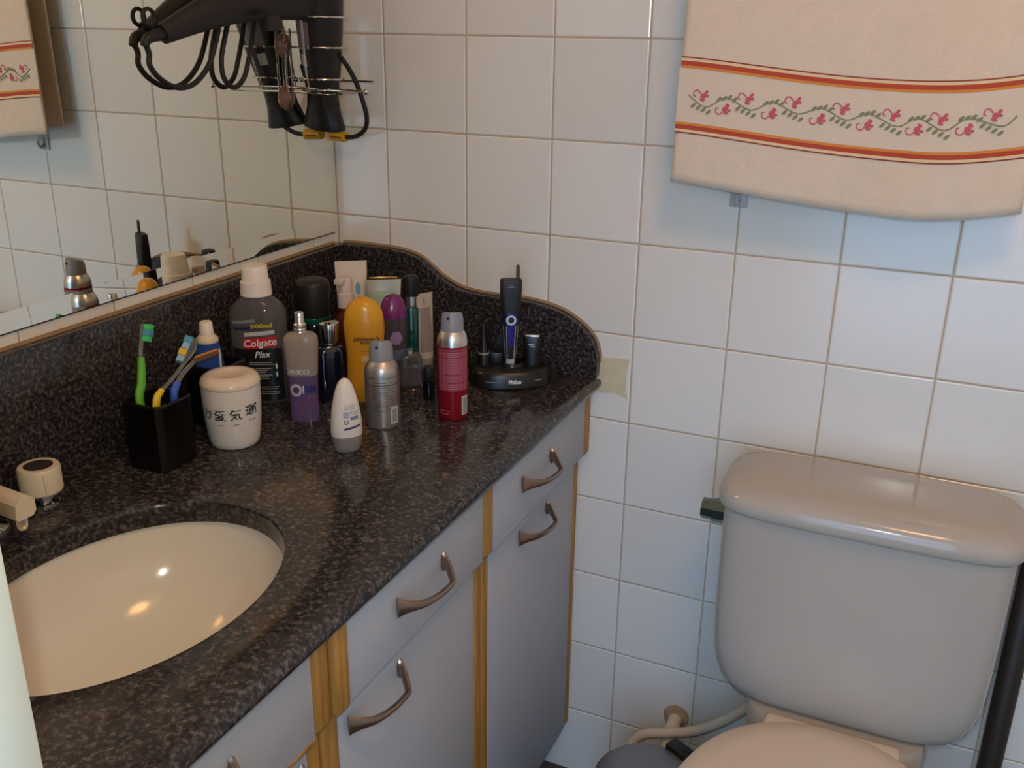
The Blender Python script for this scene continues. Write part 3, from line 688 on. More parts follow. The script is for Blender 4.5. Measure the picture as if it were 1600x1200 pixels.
def brush(name, label, pts, hr, m1, m2, split, head_i, bdir, colors, grp='toothbrushes'):
    """pts: axis points from handle end to head tip; parts: handle, neck, bristles"""
    t = thing(name, label, 'toothbrush', pts[0], 0, grp); o = Vector(pts[0]); Q = [Vector(p) - o for p in catmull(pts, 6)]
    n = len(Q); k = int(n * split)
    mk('handle', tube(Q[:k + 1], lambda t: (hr * (.75 + .35 * math.sin(PI * min(1, t * 1.05))), hr * .8), 12, False, 0), m1, t)
    mk('neck', tube(Q[k:], lambda t: ((.0028, .0024) if t < .5 else (.0028 + .0030 * min(1, (t - .5) * 4) * (1 if t < .93 else .7), .0022)), 12, False, 0), m2, t)
    hs = Q[int(n * head_i):]; bd = Vector(bdir).normalized()
    ln = len(hs); tt = (hs[-1] - hs[0]).normalized(); side = tt.cross(bd).normalized()
    N = len(colors)
    for i, mm in enumerate(colors):
        a = hs[0] + (hs[-1] - hs[0]) * (i / N + .01); e = hs[0] + (hs[-1] - hs[0]) * ((i + 1) / N - .01); hgt = .0105 + .0012 * (i % 2)
        V = []
        for q, w, hh in ((a, .0042, .0015), (e, .0042, .0015), (a, .0046, hgt), (e, .0046, hgt)):
            for s in (-1, 1): V.append(tuple(q + side * (s * w) + bd * hh))
        mk('bristles', (V, [(0, 1, 3, 2), (4, 5, 7, 6), (0, 1, 5, 4), (2, 3, 7, 6), (0, 2, 6, 4), (1, 3, 7, 5)]), mm, t, sharp=0)
    return t
M_CLR = mat('clear_plastic', '#cfd2d2', rough=.12, trans=.85, ior=1.3)
M_BRG = mat('bristle_green', '#43c877', rough=.6, bump=.6, bscale=900); M_BRB = mat('bristle_blue', '#4d9ac4', rough=.6, bump=.6, bscale=900); M_BRY = mat('bristle_yellow', '#d3b23f', rough=.6, bump=.6, bscale=900); M_BRLB = mat('bristle_pale_blue', '#8fb9d0', rough=.6, bump=.6, bscale=900)
g1 = [(.098, -.583, CT + .012), at(219, 630, 0, .088), at(221, 600, 0, .086), at(221, 572, 0, .084), at(220, 552, 0, .082), at(222, 530, 0, .080), at(226, 507, 0, .078)]
brush('toothbrush', 'green toothbrush with clear neck and green and blue bristles', g1, .0058, mat('green_rubber', '#5fae35', rough=.4), M_CLR, .62, .80, (.70, .25, 0), [M_BRG, M_BRB, M_BRG])
g2 = [(.112, -.59, CT + .012), at(244, 634, 0, .113), at(251, 612, 0, .111), at(264, 598, 0, .109), at(284, 572, 0, .107), at(300, 548, 0, .105), at(304, 529, 0, .103)]
brush('toothbrush', 'clear toothbrush with yellow grip and blue and yellow bristles', g2, .0052, mat('yellow_rubber', '#d9bb2a', rough=.4), M_CLR, .36, .70, (-.75, -.45, .3), [M_BRLB, M_BRY, M_BRLB, M_BRB])
# razor
r0 = Vector((.120, -.566, CT + .012)); rp = [r0, at(272, 620, 0, .118), at(274, 606, 0, .116), at(284, 586, 0, .114), at(298, 570, 0, .112), at(306, 562, 0, .110)]
rz_ = thing('razor', 'disposable razor with blue grip and orange head in the brush tumbler', 'razor', r0)
Qr = [Vector(p) - r0 for p in catmull(rp, 5)]
mk('grip', tube(Q := Qr[:13], .0052, 12, False, 0), mat('blue_rubber', '#2f59bd', rough=.35), rz_)
mk('stem', tube(Qr[12:], .0030, 10, False, 0), M_CLR, rz_)
ha, hb = at(304, 563, 0, .110) - r0, at(338, 551, 0, .110) - r0
mk('head', tube([ha, hb], lambda t: (.0052, .0042), 8, False, 0), mat('razor_head', '#5d4038', rough=.4), rz_)
mk('lubricant_strip', tube([ha + Vector((.001, 0, .0042)), hb + Vector((.001, 0, .0042))], .0016, 8, False, 0), mat('orange_strip', '#c8862d', rough=.5), rz_)

# toothpaste tube in the second tumbler, cap upwards
c = (.068, -.433)
tp = thing('toothpaste_tube', 'blue and white toothpaste tube with a white cap standing in a tumbler', 'toothpaste', (c[0], c[1], CT + .009), face(*c, 10))
TB = Loft([(0, .024, .0012, 3), (.05, .0225, .008, 2.4), (.087, .019, .0125, 2.1), (.106, .0155, .0140, 2), (.110, .0150, .0145, 2)], 32)
b = mk('body', TB.vf(), mat('tube_blue', '#2c4d96', rough=.35), tp, sharp=60)
mk('white_stripe', decal(TB, .0120, .0150, .01, .100, .0004, 3, 8), M_WHITE, b, sharp=60)
mk('shoulder', lathe([(.0150, .110), (.0155, .112), (.0152, .115), (.011, .120), (.0085, .121), (0, .121)]), M_CREAM, tp)
mk('cap', lathe([(0, .120), (.0098, .120), (.0098, .123), (.0088, .1375), (.0075, .1392), (0, .1392)], 24), M_WHITE, tp)

# mouthwash
c = (.080, -.335)
mw = thing('mouthwash_bottle', 'dark transparent mouthwash bottle with a white cap and red label', 'bottle', (c[0], c[1], CT), face(*c, -14))
ML = Loft([(0, .034, .022, 3), (.004, .038, .0255, 3), (.03, .0395, .027, 3), (.09, .0405, .0275, 3), (.128, .0415, .028, 2.8), (.142, .0405, .0275, 2.6), (.151, .036, .026, 2.4), (.158, .028, .0235, 2.2), (.163, .022, .021, 2), (.167, .0205, .0205, 2)], 56)
b = mk('body', ML.vf(), mat('mouthwash_plastic', '#b9b3b4', rough=.06, trans=.85, ior=1.25), mw, sharp=60)
mk('cap', lathe([(0, .166), (.0228, .166), (.0228, .168), (.0218, .186), (.0195, .187), (.0182, .207), (.017, .2095), (0, .2095)], 36), mat('cap_white', '#dfd6cc', rough=.4), mw)
mk('label', decal(ML, -.034, .036, .008, .090, .0005, 20, 8), mat('black_label', '#1a1c1d', rough=.3), b, sharp=70)
mk('brand_panel', decal(ML, -.018, .030, .091, .107, .0009, 16, 3, .004), mat('label_red', '#b8202c', rough=.35), b, sharp=70)
mk('lettering', text_on(ML, 'Colgate', .0155, .006, .0990, .0013, bold=.00025, tilt=.083, shear=.08), M_INKW, b, sharp=0)
mk('lettering', text_on(ML, 'Plax', .0135, .008, .0810, .0011, bold=.0002, shear=.25, tilt=.06), M_INKW, b, sharp=0)
mk('white_band', decal(ML, -.016, .028, .1105, .1165, .0008, 12, 2, .004), mat('label_grey', '#b9b9bd', rough=.4), b, sharp=70)
mk('blue_band', decal(ML, -.030, .012, .1195, .1235, .0008, 12, 2, .003), mat('label_blue', '#20265c', rough=.4), b, sharp=70)
mk('lettering', text_on(ML, '500ml', .0085, .010, .1250, .0011, bold=.0004, wx=1.5, tilt=.06), mat('label_yellow', '#b5a02a', rough=.5), b, sharp=0)
mk('silver_band', decal(ML, -.034, .002, .1285, .1335, .0008, 12, 2, .004), mat('label_silver', '#77777a', rough=.4), b, sharp=70)
mk('fine_print', join(lines_on(ML, -.012, .030, (.0685, .0655), .0006, .0009), lines_on(ML, -.018, .022, (.059, .056, .053, .049, .046, .043), .0007, .0009), lines_on(ML, -.018, .032, (.030, .027, .022, .019), .0006, .0009)), M_INKW, b, sharp=0)
mk('pictogram', join(disc_decal(ML, .0275, .0625, .0014, .0045, .0011), disc_decal(ML, .0275, .050, .0014, .0045, .0011)), M_INKW, b, sharp=0)

# purple body spray
c = (.182, -.372)
bs_ = thing('body_spray_bottle', 'transparent purple body spray bottle with a silver atomiser', 'bottle', (c[0], c[1], CT), face(*c, -8))
zz = [(z, r) for z, r in P(c, [(660, 42), (650, 45), (620, 44), (590, 47), (560, 51), (540, 54), (532, 52), (526, 40)])]
z0 = zz[0][0]; BL = Loft([(z - z0, r, r * .62, 2.8) for z, r in zz] + [(zz[-1][0] - z0 + .002, .006, .006, 2)], 44)
hT = zz[-1][0] - z0
ZL = .070
def cut(L, z0, z1, seg):
    q = [L.sec(z0 + 1e-6)] + [t for t in L.s if z0 + .001 < t[0] < z1 - .001] + [L.sec(z1 - 1e-6)]; return Loft([t for t in q], seg)
b = mk('body', cut(BL, 0, ZL, 44).vf(), mat('purple_filled', '#7d6391', rough=.12, trans=.45, ior=1.3), bs_, sharp=60)
mk('upper_body', cut(BL, ZL, BL.s[-1][0], 44).vf(), mat('spray_glass', '#b5a89b', rough=.2, trans=.45, ior=1.3), bs_, sharp=60)
mk('label', decal(BL, -.004, .0185, .044, .056, .0005, 10, 3), mat('label_violet', '#34306f', rough=.4), b, sharp=70)
mk('flower_print', disc_decal(BL, -.009, .049, .0085, .0095, .0007, 20, .55), mat('flower_pale', '#b9aebd', rough=.5), b, sharp=0)
mk('flower_print', disc_decal(BL, -.009, .049, .0047, .0052, .0007), mat('flower_dark', '#4d3a63', rough=.5), b, sharp=0)
mk('lettering', text_on(BL, 'FIORUCCI', .0098, -.0095, .0765, .0009, bold=.0001, wx=.92), M_INKW, b, sharp=0)
mk('lettering', decal(BL, .0005, .0022, .044, .056, .0009, 2, 2), M_INKW, b, sharp=0)
at_ = mk('atomiser', lathe([(0, hT), (.0085, hT), (.0092, hT + .002), (.0085, hT + .004), (.0092, hT + .006), (.0085, hT + .008), (.0092, hT + .010), (.0088, hT + .013), (.0072, hT + .0145), (.0066, hT + .016), (.0066, hT + .0285), (.0058, hT + .030), (0, hT + .030)], 24), M_ALU, bs_)
mk('spray_hole', move(lathe([(0, 0), (.0012, 0), (.0012, .001), (0, .001)], 10), (0, -.0066, hT + .024)), M_INKB, at_)

# roll-on deodorant, standing on its grey cap
c = (.297, -.437)
ro = thing('roll_on_deodorant', 'white roll-on deodorant standing upside down on its grey cap', 'deodorant', (c[0], c[1], CT), face(*c, 16))
RL = Loft([(.0235, .0205, .0165, 2.3), (.028, .0212, .0172, 2.3), (.045, .0205, .0165, 2.2), (.065, .0178, .0145, 2.2), (.082, .0140, .0118, 2.1), (.092, .0108, .0095, 2), (.098, .0075, .0070, 2), (.1015, .0036, .0034, 2), (.1025, .0008, .0008, 2)], 40)
b = mk('body', RL.vf(), mat('rollon_white', '#d8d2c9', rough=.28), ro, sharp=60)
mk('cap', Loft([(0, .0150, .0125, 2.3), (.0015, .0168, .0140, 2.3), (.008, .0186, .0152, 2.3), (.018, .0203, .0165, 2.3), (.0235, .0207, .0168, 2.3)], 40).vf(), mat('cap_grey', '#7f7c79', rough=.4), ro, sharp=50)
mk('label', decal(RL, -.008, .0155, .036, .039, .0005, 10, 2, .003), mat('label_navy', '#3b3566', rough=.4), b, sharp=70)
mk('label', decal(RL, -.008, -.0005, .051, .060, .0005, 5, 3), mat('label_mist', '#9ea2b5', rough=.4), b, sharp=70)
mk('fine_print', lines_on(RL, -.006, .0115, (.068, .0655, .063), .0007, .0006), mat('print_grey', '#77788c', rough=.5), b, sharp=0)
mk('fine_print', lines_on(RL, .001, .014, (.059, .057, .055), .0007, .0006, .1), MATS['print_grey'], b, sharp=0)
mk('barcode', decal(RL, .001, .0125, .048, .053, .0006, 8, 1), MATS['print_grey'], b, sharp=0)
mk('lettering', text_on(RL, 'U', .0085, -.0045, .0455, .0007, bold=.0002), MATS['label_navy'], b, sharp=0)

# aerosol cans
def can(name, label, c, prof_z, r, body_m, cap_m, off, sl=None):
    t = thing(name, label, 'spray can', (c[0], c[1], CT), face(*c, off)); return t
c = (.293, -.338)
sc_ = thing('aerosol_can', 'brushed silver aerosol can with a grey spray cap', 'spray can', (c[0], c[1], CT), face(*c, 0))
r = .0247
AL = Loft([(0, r * .93, r * .93, 2), (.0015, r * .98, r * .98, 2), (.004, r, r, 2), (.080, r, r, 2), (.085, r * .985, r * .985, 2), (.0905, r * .91, r * .91, 2), (.095, r * .78, r * .78, 2), (.098, r * .70, r * .70, 2)], 48)
M_BRUSH = mat('brushed_can', '#bdb4ac', rough=.36, metal=.85, noise=.06, nscale=30)
b = mk('body', AL.vf(), M_BRUSH, sc_, sharp=50)
def spray_cap(parent, z, r0, h):
    V, F = Loft([(z, r0, r0, 2), (z + h * .62, r0 * .98, r0 * .98, 2), (z + h * .66, r0 * .95, r0 * .95, 2), (z + h * .88, r0 * .90, r0 * .90, 2), (z + h * .97, r0 * .84, r0 * .84, 2), (z + h, r0 * .7, r0 * .7, 2)], 36).vf()
    V = [(p[0], p[1], p[2] - (max(0, (p[2] - z - h * .6)) / (h * .4)) * .004 * (p[1] / r0 + .2)) for p in V]
    k = mk('spray_cap', (V, F), M_GREYP, parent, sharp=50)
    mk('spray_hole', xform(lathe([(0, 0), (.0022, 0), (.0022, .0012), (0, .0012)], 12), Matrix.Translation((-.006, -r0 * .915, z + h * .8)) @ Matrix.Rotation(PI / 2, 4, 'X')), M_INKB, k)
spray_cap(sc_, .097, .0172, .029)
M_PRB = mat('print_brown', '#6f625c', rough=.4, metal=.6)
mk('fine_print', lines_on(AL, -.020, .020, [.028 + .0035 * i for i in range(13)], .0008, .0004, .12), M_PRB, b, sharp=0)
mk('ring_line', decal(AL, -.024, .024, .0765, .0775, .0004, 20, 1), M_PRB, b, sharp=0)
mk('ring_line', decal(AL, -.024, .024, .066, .0672, .0004, 20, 1), M_PRB, b, sharp=0)
mk('barcode_panel', decal(AL, .0105, .0205, .008, .034, .0005, 6, 3), mat('panel_grey', '#b6b2ae', rough=.4), b, sharp=70)
mk('barcode', join(*[decal(AL, .0125, .0190, .0105 + .0017 * i, .0113 + .0017 * i, .0007, 4, 1) for i in range(12)]), M_PRB, b, sharp=0)

c = (.368, -.266)
rc = thing('aerosol_can', 'red and silver aerosol can with a grey spray cap beside the trimmer stand', 'spray can', (c[0], c[1], CT), face(*c, 0))
r = .0224
RD = Loft([(0, r * .93, r * .93, 2), (.0015, r * .98, r * .98, 2), (.004, r, r, 2), (.1115, r, r, 2)], 48)
b = mk('body', RD.vf(), mat('red_lacquer', '#8d1424', rough=.28, metal=.35), rc, sharp=50)
mk('dome', Loft([(.1115, r, r, 2), (.1175, r * .985, r * .985, 2), (.124, r * .93, r * .93, 2), (.129, r * .82, r * .82, 2), (.132, r * .75, r * .75, 2)], 48).vf(), M_ALU, rc, sharp=60)
spray_cap(rc, .131, .0165, .0275)
mk('text_panel', decal(RD, -.0195, .0205, .046, .1085, .0004, 16, 4), mat('panel_rose', '#93404f', rough=.4), b, sharp=70)
mk('fine_print', lines_on(RD, -.018, .019, [.049 + .003 * i for i in range(19)], .0009, .0006, .08), mat('print_rose', '#a8707a', rough=.5), b, sharp=0)
mk('ring_line', join(*[decal(RD, -.0215, .0215, z, z + .0008, .0006, 20, 1) for z in (.105, .096, .070, .058)]), mat('print_wine', '#5e1322', rough=.5), b, sharp=0)
mk('barcode_panel', decal(RD, .0125, .0205, .008, .037, .0005, 6, 3), MATS['panel_grey'], b, sharp=70)
mk('barcode', join(*[decal(RD, .0145, .0195, .0105 + .0017 * i, .0113 + .0017 * i, .0007, 4, 1) for i in range(14)]), M_PRB, b, sharp=0)
mk('fine_print', lines_on(RD, -.019, -.003, (.0145, .0100), .0010, .0004), MATS['print_rose'], b, sharp=0)

# yellow baby shampoo
c = (.218, -.264)
ys_ = thing('shampoo_bottle', 'yellow baby shampoo bottle with a rounded yellow cap', 'bottle', (c[0], c[1], CT), face(*c, -6))
YL = Loft([(0, .026, .016, 2.6), (.004, .029, .018, 2.6), (.03, .0285, .018, 2.6), (.065, .0275, .0175, 2.5), (.09, .0285, .0178, 2.4), (.108, .0303, .0183, 2.4), (.120, .0305, .0185, 2.4), (.1275, .0295, .018, 2.4)], 44)
b = mk('body', YL.vf(), mat('shampoo_yellow', '#c98d22', rough=.3), ys_, sharp=60)
mk('cap', Loft([(.1275, .0296, .0182, 2.3), (.134, .0292, .018, 2.3), (.143, .0265, .017, 2.2), (.151, .0215, .015, 2.1), (.157, .0145, .0115, 2), (.1605, .007, .006, 2), (.1615, .001, .001, 2)], 44).vf(), mat('cap_yellow', '#d29722', rough=.22), ys_, sharp=60)
mk('lettering', text_on(YL, "Johnson's", .0098, .004, .1015, .0007, shear=.2, bold=.0002), mat('ink_brown', '#3a2616', rough=.5), b, sharp=0)
mk('lettering', text_on(YL, 'baby', .0058, .004, .0955, .0007, bold=.0001, wx=1.6), MATS['ink_brown'], b, sharp=0)
mk('print_line', decal(YL, -.006, .016, .0815, .0825, .0006, 8, 1), mat('ink_orange', '#b0682a', rough=.5), b, sharp=0)
mk('print_patch', decal(YL, -.004, .010, .066, .075, .0006, 8, 2), mat('ink_peach', '#c9a37a', rough=.5), b, sharp=0)

# dark blue perfume bottle with silver cap
c = (.172, -.289)
db = thing('perfume_bottle', 'dark blue glass perfume bottle with a shiny silver cap', 'bottle', (c[0], c[1], CT), face(*c, 10))
mk('body', Loft([(0, .020, .013, 4), (.003, .0215, .0145, 4), (.078, .0215, .0145, 4), (.086, .019, .013, 3), (.090, .009, .009, 2)], 36).vf(), mat('blue_glass', '#0d0f22', rough=.06, coat=.5), db, sharp=40)
mk('collar', lathe([(0, .089), (.010, .089), (.010, .094), (0, .094)], 24), M_ALU, db)
mk('cap', lathe([(0, .0935), (.0145, .0935), (.0150, .095), (.0155, .112), (.0158, .1185), (.0150, .1225), (.011, .1245), (0, .125)], 32), M_CHROME, db)

# dark bottle with tall black cap and green ring
c = (.099, -.224)
bb = thing('cologne_bottle', 'dark green bottle with a tall black cap and a green ring', 'bottle', (c[0], c[1], CT), face(*c))
mk('body', Loft([(0, .0255, .0255, 2.2), (.003, .0275, .0275, 2.2), (.085, .0275, .0275, 2.2), (.096, .0265, .0265, 2), (.101, .024, .024, 2)], 44).vf(), mat('green_black_glass', '#0b1512', rough=.1), bb, sharp=50)
mk('green_ring', lathe([(0, .100), (.0262, .100), (.0268, .102), (.0268, .1065), (.0262, .1085), (0, .1085)], 44), mat('emerald', '#0e5a44', rough=.2, metal=.3), bb)
mk('cap', lathe([(0, .1085), (.0258, .1085), (.0265, .111), (.0268, .158), (.0258, .1625), (.023, .165), (0, .166)], 44), M_BLACKM, bb, sharp=50)

# brown pump bottle
c = (.152, -.211)
pb = thing('pump_bottle', 'amber brown bottle with a white pump head behind the yellow shampoo', 'bottle', (c[0], c[1], CT), face(*c, -35))
mk('body', Loft([(0, .0195, .0195, 2), (.003, .0215, .0215, 2), (.100, .0215, .0215, 2), (.112, .019, .019, 2), (.120, .0125, .0125, 2), (.126, .0115, .0115, 2)], 40).vf(), mat('amber_plastic', '#5a2412', rough=.12, trans=.3), pb, sharp=50)
pm = mk('pump', lathe([(0, .125), (.0130, .125), (.0130, .147), (.0115, .1485), (.0105, .149), (.0105, .170), (.0095, .1725), (0, .1725)], 32), mat('pump_white', '#cbb9ad', rough=.35), pb)
mk('spout', box(-.0065, .0065, -.0225, .004, .1635, .1735, .003), MATS['pump_white'], pm)

# white tube, tall, in the corner
c = (.128, -.158)
wt_ = thing('cream_tube', 'tall white cream tube with blue print standing on its cap in the corner', 'tube', (c[0], c[1], CT), face(*c, 4))
WL = Loft([(.022, .0195, .0175, 2), (.03, .0200, .0172, 2), (.08, .0222, .0125, 2.2), (.13, .0240, .0068, 2.6), (.165, .0252, .0022, 3), (.170, .0254, .0014, 3), (.184, .0256, .0013, 3)], 36)
b = mk('body', WL.vf(), mat('tube_white', '#d2c4b4', rough=.4), wt_, sharp=60)
mk('cap', lathe([(0, 0), (.0185, 0), (.0195, .003), (.0195, .022), (0, .022)], 32), M_WHITE, wt_)
mk('print_drop', disc_decal(WL, .0095, .140, .0042, .010, .0006), mat('ink_cyan', '#5f9db5', rough=.5), b, sharp=0)
mk('print_dot', disc_decal(WL, .0110, .122, .0042, .0048, .0006), mat('ink_violet', '#4a2f95', rough=.5), b, sharp=0)

# silver green tube
c = (.178, -.142)
gt = thing('cream_tube', 'pearly silver cream tube with a pale green label and gold crimp', 'tube', (c[0], c[1], CT), face(*c, 2))
GL = Loft([(.020, .0195, .0180, 2), (.03, .0205, .0175, 2), (.08, .0235, .0125, 2.2), (.120, .0262, .0065, 2.6), (.143, .0280, .0018, 3), (.156, .0286, .0013, 3)], 36)
b = mk('body', GL.vf(), mat('pearl', '#c7cbc0', rough=.22, metal=.45), gt, sharp=60)
mk('crimp', box(-.0225, .0225, -.0011, .0011, .1555, .1605, .0004), mat('gold_foil', '#b98a4f', rough=.25, metal=1.0), gt)
mk('label', decal(GL, -.0205, .0205, .06, .1370, .0005, 10, 6), mat('label_celadon', '#93a98e', rough=.4), b, sharp=70)
mk('cap', lathe([(0, 0), (.019, 0), (.0195, .002), (.0195, .020), (0, .020)], 32), M_ALU, gt)

# purple capped shampoo
c = (.224, -.190)
ps = thing('shampoo_bottle', 'grey violet shampoo bottle with a purple flip cap and flower label', 'bottle', (c[0], c[1], CT), face(*c, 6))
PL = Loft([(0, .0165, .0125, 2.6), (.004, .0185, .0145, 2.6), (.03, .019, .015, 2.6), (.06, .0195, .0155, 2.5), (.09, .0215, .0165, 2.4), (.113, .0205, .016, 2.3)], 40)
b = mk('body', PL.vf(), mat('mauve_plastic', '#4f454d', rough=.15, trans=.25), ps, sharp=60)
mk('cap', Loft([(.1125, .0212, .0168, 2.3), (.120, .0210, .0166, 2.3), (.1285, .0196, .0158, 2.2), (.130, .0188, .0152, 2.2), (.140, .0160, .0132, 2.1), (.1465, .0110, .0095, 2), (.149, .004, .004, 2)], 40).vf(), mat('purple_cap', '#6d2460', rough=.22), ps, sharp=35)
pet = []
for i in range(6):
    a = 2 * PI * i / 6; pet.append(disc_decal(PL, .002 + .0048 * math.cos(a), .082 + .0060 * math.sin(a), .0048, .0055, .0006 + .00002 * i, 14))
mk('flower_print', join(*pet), mat('ink_lilac', '#8d74a0', rough=.5), b, sharp=0)
mk('label_band', decal(PL, -.017, .0175, .045, .062, .0005, 10, 3), mat('ink_slate', '#52607c', rough=.4), b, sharp=70)

# slim dark green perfume with silver collar
c = (.211, -.112)
gp = thing('perfume_bottle', 'slim dark green glass perfume bottle with silver collar and black cap', 'bottle', (c[0], c[1], CT), face(*c))
mk('body', Loft([(0, .0105, .0105, 3), (.002, .0118, .0118, 3), (.105, .0118, .0118, 3), (.110, .009, .009, 2)], 32).vf(), mat('bottle_green', '#11413a', rough=.08, coat=.4), gp, sharp=40)
mk('collar', lathe([(0, .109), (.0090, .109), (.0096, .111), (.0090, .114), (.0096, .117), (.0090, .120), (.0096, .123), (.0090, .127), (0, .127)], 28), M_ALU, gp)
mk('cap', lathe([(0, .1265), (.0118, .1265), (.0122, .128), (.0122, .155), (.0115, .1585), (.0085, .160), (0, .160)], 32), M_BLACKM, gp)

# beige tube on its cap
c = (.226, -.095)
bt = thing('cream_tube', 'slim beige cream tube with brown print standing on its cap', 'tube', (c[0], c[1], CT), face(*c, 34))
TL = Loft([(.019, .0135, .0125, 2), (.025, .0140, .0125, 2), (.06, .0148, .0095, 2.2), (.10, .0155, .005, 2.6), (.117, .0160, .0015, 3), (.128, .0162, .0012, 3)], 32)
b = mk('body', TL.vf(), mat('tube_beige', '#b9a694', rough=.4), bt, sharp=60)
mk('label', decal(TL, -.0125, .008, .03, .105, .0005, 8, 6), mat('label_taupe', '#8f7c6e', rough=.4), b, sharp=70)
mk('print_mark', join(decal(TL, -.0035, -.0025, .108, .120, .0007, 1, 3), decal(TL, -.003, .002, .113, .1138, .0007, 3, 1)), M_INKB, b, sharp=0)
mk('cap', lathe([(0, 0), (.0125, 0), (.0132, .002), (.0135, .019), (0, .019)], 28), mat('cap_clear_beige', '#8f8377', rough=.2), bt)

# small clear glass bottle and small black vial
c = (.250, -.187)
cg = thing('glass_flacon', 'small clear square glass flacon in front of the purple capped shampoo', 'bottle', (c[0], c[1], CT), face(*c, 12))
mk('body', Loft([(0, .0165, .0115, 5), (.002, .0175, .0125, 5), (.050, .0175, .0125, 5), (.054, .015, .0105, 4), (.056, .008, .007, 2)], 36).vf(), mat('clear_glass', '#e6e2de', rough=.03, trans=.95, ior=1.4), cg, sharp=40)
mk('perfume', Loft([(.006, .014, .009, 4), (.008, .0145, .0095, 4), (.034, .0145, .0095, 4)], 32).vf(), mat('pale_lilac_liquid', '#b7a7bb', rough=.05, trans=.85, ior=1.33), cg, sharp=40)
mk('stopper', lathe([(0, .0555), (.0065, .0555), (.0065, .062), (0, .0625)], 20), M_ALU, cg)
c = (.303, -.222)
vb = thing('black_vial', 'small black cylindrical vial next to the red aerosol can', 'vial', (c[0], c[1], CT), face(*c))
mk('body', lathe([(0, 0), (.0088, 0), (.0092, .0015), (.0092, .030), (.0075, .031), (0, .031)], 24), M_BLACKG, vb)
mk('cap', lathe([(0, .031), (.0080, .031), (.0084, .0325), (.0084, .050), (.0076, .0525), (0, .053)], 24), M_BLACKM, vb)

# ------------------------------------------------------------------ trimmer set
c = (.380, -.092)
rzs = face(*c, 6)
st = thing('trimmer_stand', 'black oval charging stand for the grooming set beside the splashback', 'stand', (c[0], c[1], CT), rzs)
SL = Loft([(0, .064, .043, 2.6), (.002, .066, .045, 2.6), (.020, .063, .043, 2.6), (.026, .060, .040, 2.6), (.028, .056, .037, 2.6)], 56)
b = mk('base', SL.vf(), M_BLACK, st, sharp=40)
mk('socket', move(lathe([(0, .027), (.020, .027), (.0175, .033), (.0155, .033), (.0155, .028), (0, .028)], 28), (.004, .0, 0)), M_BLACK, st)
mk('lettering', text_on(SL, 'Philco', .0085, .004, .0125, .0006, bold=.0003), M_INKW, b, sharp=0)
mk('caption', decal(SL, -.042, -.018, .0118, .0128, .0006, 8, 1), M_GREYP, b, sharp=0)
mk('caption', decal(SL, .036, .048, .0128, .0142, .0006, 6, 1), M_GREYP, b, sharp=0)
cr_, sr_ = math.cos(rzs), math.sin(rzs)
def loc(dx, dy): return (c[0] + cr_ * dx - sr_ * dy, c[1] + sr_ * dx + cr_ * dy)
p = loc(.000, -.004)
tr = thing('beard_trimmer', 'black and silver beard trimmer with a ring button standing in its charger', 'trimmer', (p[0], p[1], CT + .0285), face(*p, 4))
TR = Loft([(0, .0065, .006, 2.6), (.004, .0075, .007, 2.6), (.03, .0100, .0095, 2.6), (.06, .0122, .0110, 2.6), (.072, .0130, .0115, 2.6), (.082, .0135, .0115, 2.8), (.10, .0158, .0105, 3.4), (.125, .0172, .0095, 3.8), (.139, .0172, .0085, 3.8), (.1415, .0160, .0075, 3.5)], 40)
b = mk('body', TR.vf(), M_BLACKM, tr, sharp=50)
def tr_side(s):
    V = []; n = 14
    for i in range(n + 1):
        z = .004 + .064 * i / n; w = TR.sec(z)[1]
        for q in (.95, .52): V.append(TR.front(s * w * q, z, .0007))
    return V, [(2 * i, 2 * i + 1, 2 * i + 3, 2 * i + 2) for i in range(n)]
mk('silver_frame', join(tr_side(-1), tr_side(1), decal(TR, -.0062, .0062, .001, .012, .0008, 8, 4)), mat('silver_paint', '#b9bec4', rough=.3, metal=.25), b, sharp=70)
mk('blue_panel', decal(TR, -.0055, .0055, .035, .0665, .0006, 6, 6), mat('panel_blue', '#231d7a', rough=.25), b, sharp=70)
mk('blue_panel', disc_decal(TR, 0, .078, .0128, .0105, .0006, 24), MATS['panel_blue'], b, sharp=70)
mk('panel_marks', join(*[decal(TR, -.0033, .0033, z, z + .0008, .0008, 3, 1) for z in (.045, .051, .057)]), MATS['ink_violet'], b, sharp=0)
rg = mk('ring_button', xform(lathe([(.0042, 0), (.0082, 0), (.0086, .001), (.0080, .0022), (.0050, .0022), (.0042, .001)], 28), Matrix.Translation(TR.front(0, .078, .0006)) @ Matrix.Rotation(PI / 2, 4, 'X')), M_ALU, b, sharp=50)
mk('button_centre', disc_decal(TR, 0, .078, .0046, .0046, .0031, 20), M_BLACK, b, sharp=0)
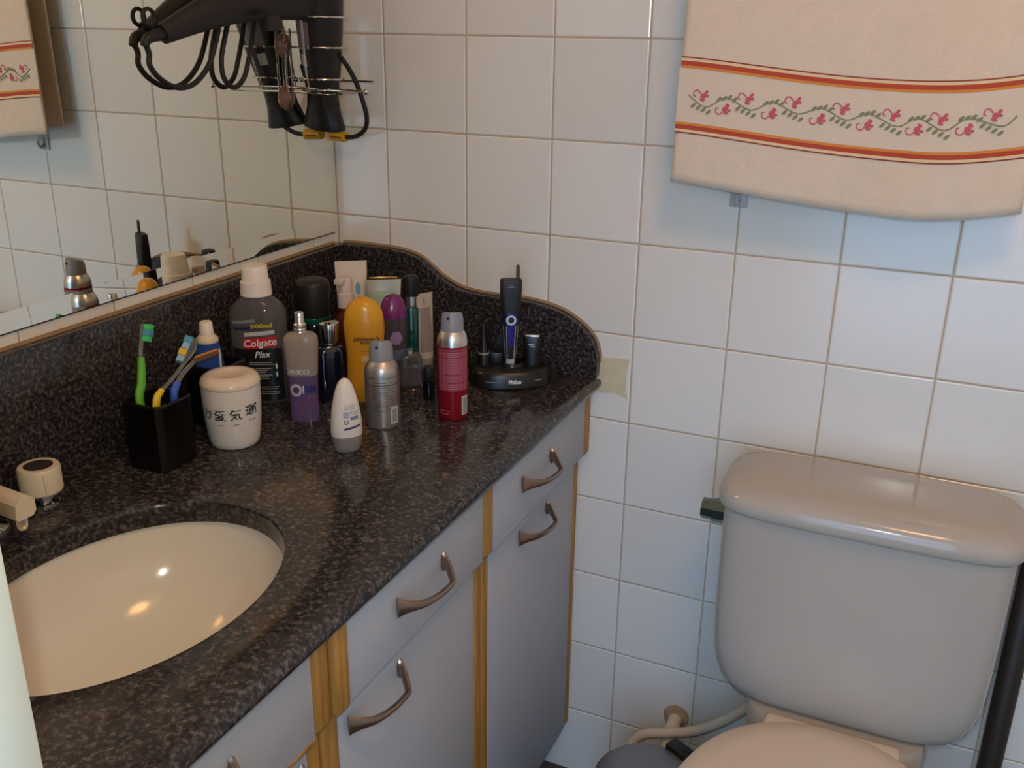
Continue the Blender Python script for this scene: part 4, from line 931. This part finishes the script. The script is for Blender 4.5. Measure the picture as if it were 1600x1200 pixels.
mk('lettering', join(decal(TR, -.003, .003, .1325, .1332, .0006, 3, 1), decal(TR, -.0055, .0055, .1295, .1302, .0006, 3, 1)), M_GREYP, b, sharp=0)
mk('blade', xform(prism([(-.0028, 0), (.0028, 0), (.0028, .021), (.0008, .0245), (-.0022, .0225), (-.0028, .020)], 'y', -.002, .002), Matrix.Translation((.0105, 0, .140))), mat('blade_dark', '#3c332e', rough=.4), tr, sharp=20)
# spare head on the right, nose trimmer head and comb on the left
p = loc(.036, .002)
h2 = thing('foil_shaver_attachment', 'black foil shaver head with silver edge on the right of the charging stand', 'attachment', (p[0], p[1], CT + .0275), face(*p, -4))
HL = Loft([(0, .0135, .010, 2.6), (.012, .0125, .0095, 2.6), (.022, .0135, .0095, 3), (.042, .0150, .0085, 3.4), (.046, .0144, .0075, 3.4)], 36)
b2 = mk('body', HL.vf(), M_BLACK, h2, sharp=45)
mk('foil', box(-.0118, .0118, -.0060, .0040, .0455, .0495, .0012), M_ALU, h2)
mk('lettering', join(decal(HL, -.006, .004, .0345, .0354, .0006, 4, 1), decal(HL, -.003, .005, .0320, .0327, .0006, 4, 1)), M_INKW, b2, sharp=0)
p = loc(-.042, .004)
h3 = thing('nose_trimmer_attachment', 'slim black nose trimmer head on the left of the charging stand', 'attachment', (p[0], p[1], CT + .0275), face(*p))
mk('body', lathe([(0, 0), (.0115, 0), (.0112, .010), (.0085, .020), (.0075, .032), (.0050, .044), (.0042, .056), (.003, .066), (0, .067)], 28), M_BLACK, h3)
mk('collar', lathe([(0, .0185), (.0092, .0185), (.0092, .0215), (0, .0215)], 28), M_GREYP, h3)
p = loc(-.021, .008)
h4 = thing('comb_guard', 'black slanted clipping comb between trimmer and nose trimmer head', 'comb', (p[0], p[1], CT + .0275), face(*p))
mk('base', box(-.010, .010, -.008, .008, 0, .020, .002), M_BLACK, h4)
for i in range(6):
    mk('tooth', xform(box(-.0009, .0009, -.0030, .0030, 0, .034, .0004), Matrix.Translation((-.0075 + .003 * i, 0, .017)) @ Matrix.Rotation(math.radians(24), 4, 'Y')), M_BLACK, h4)
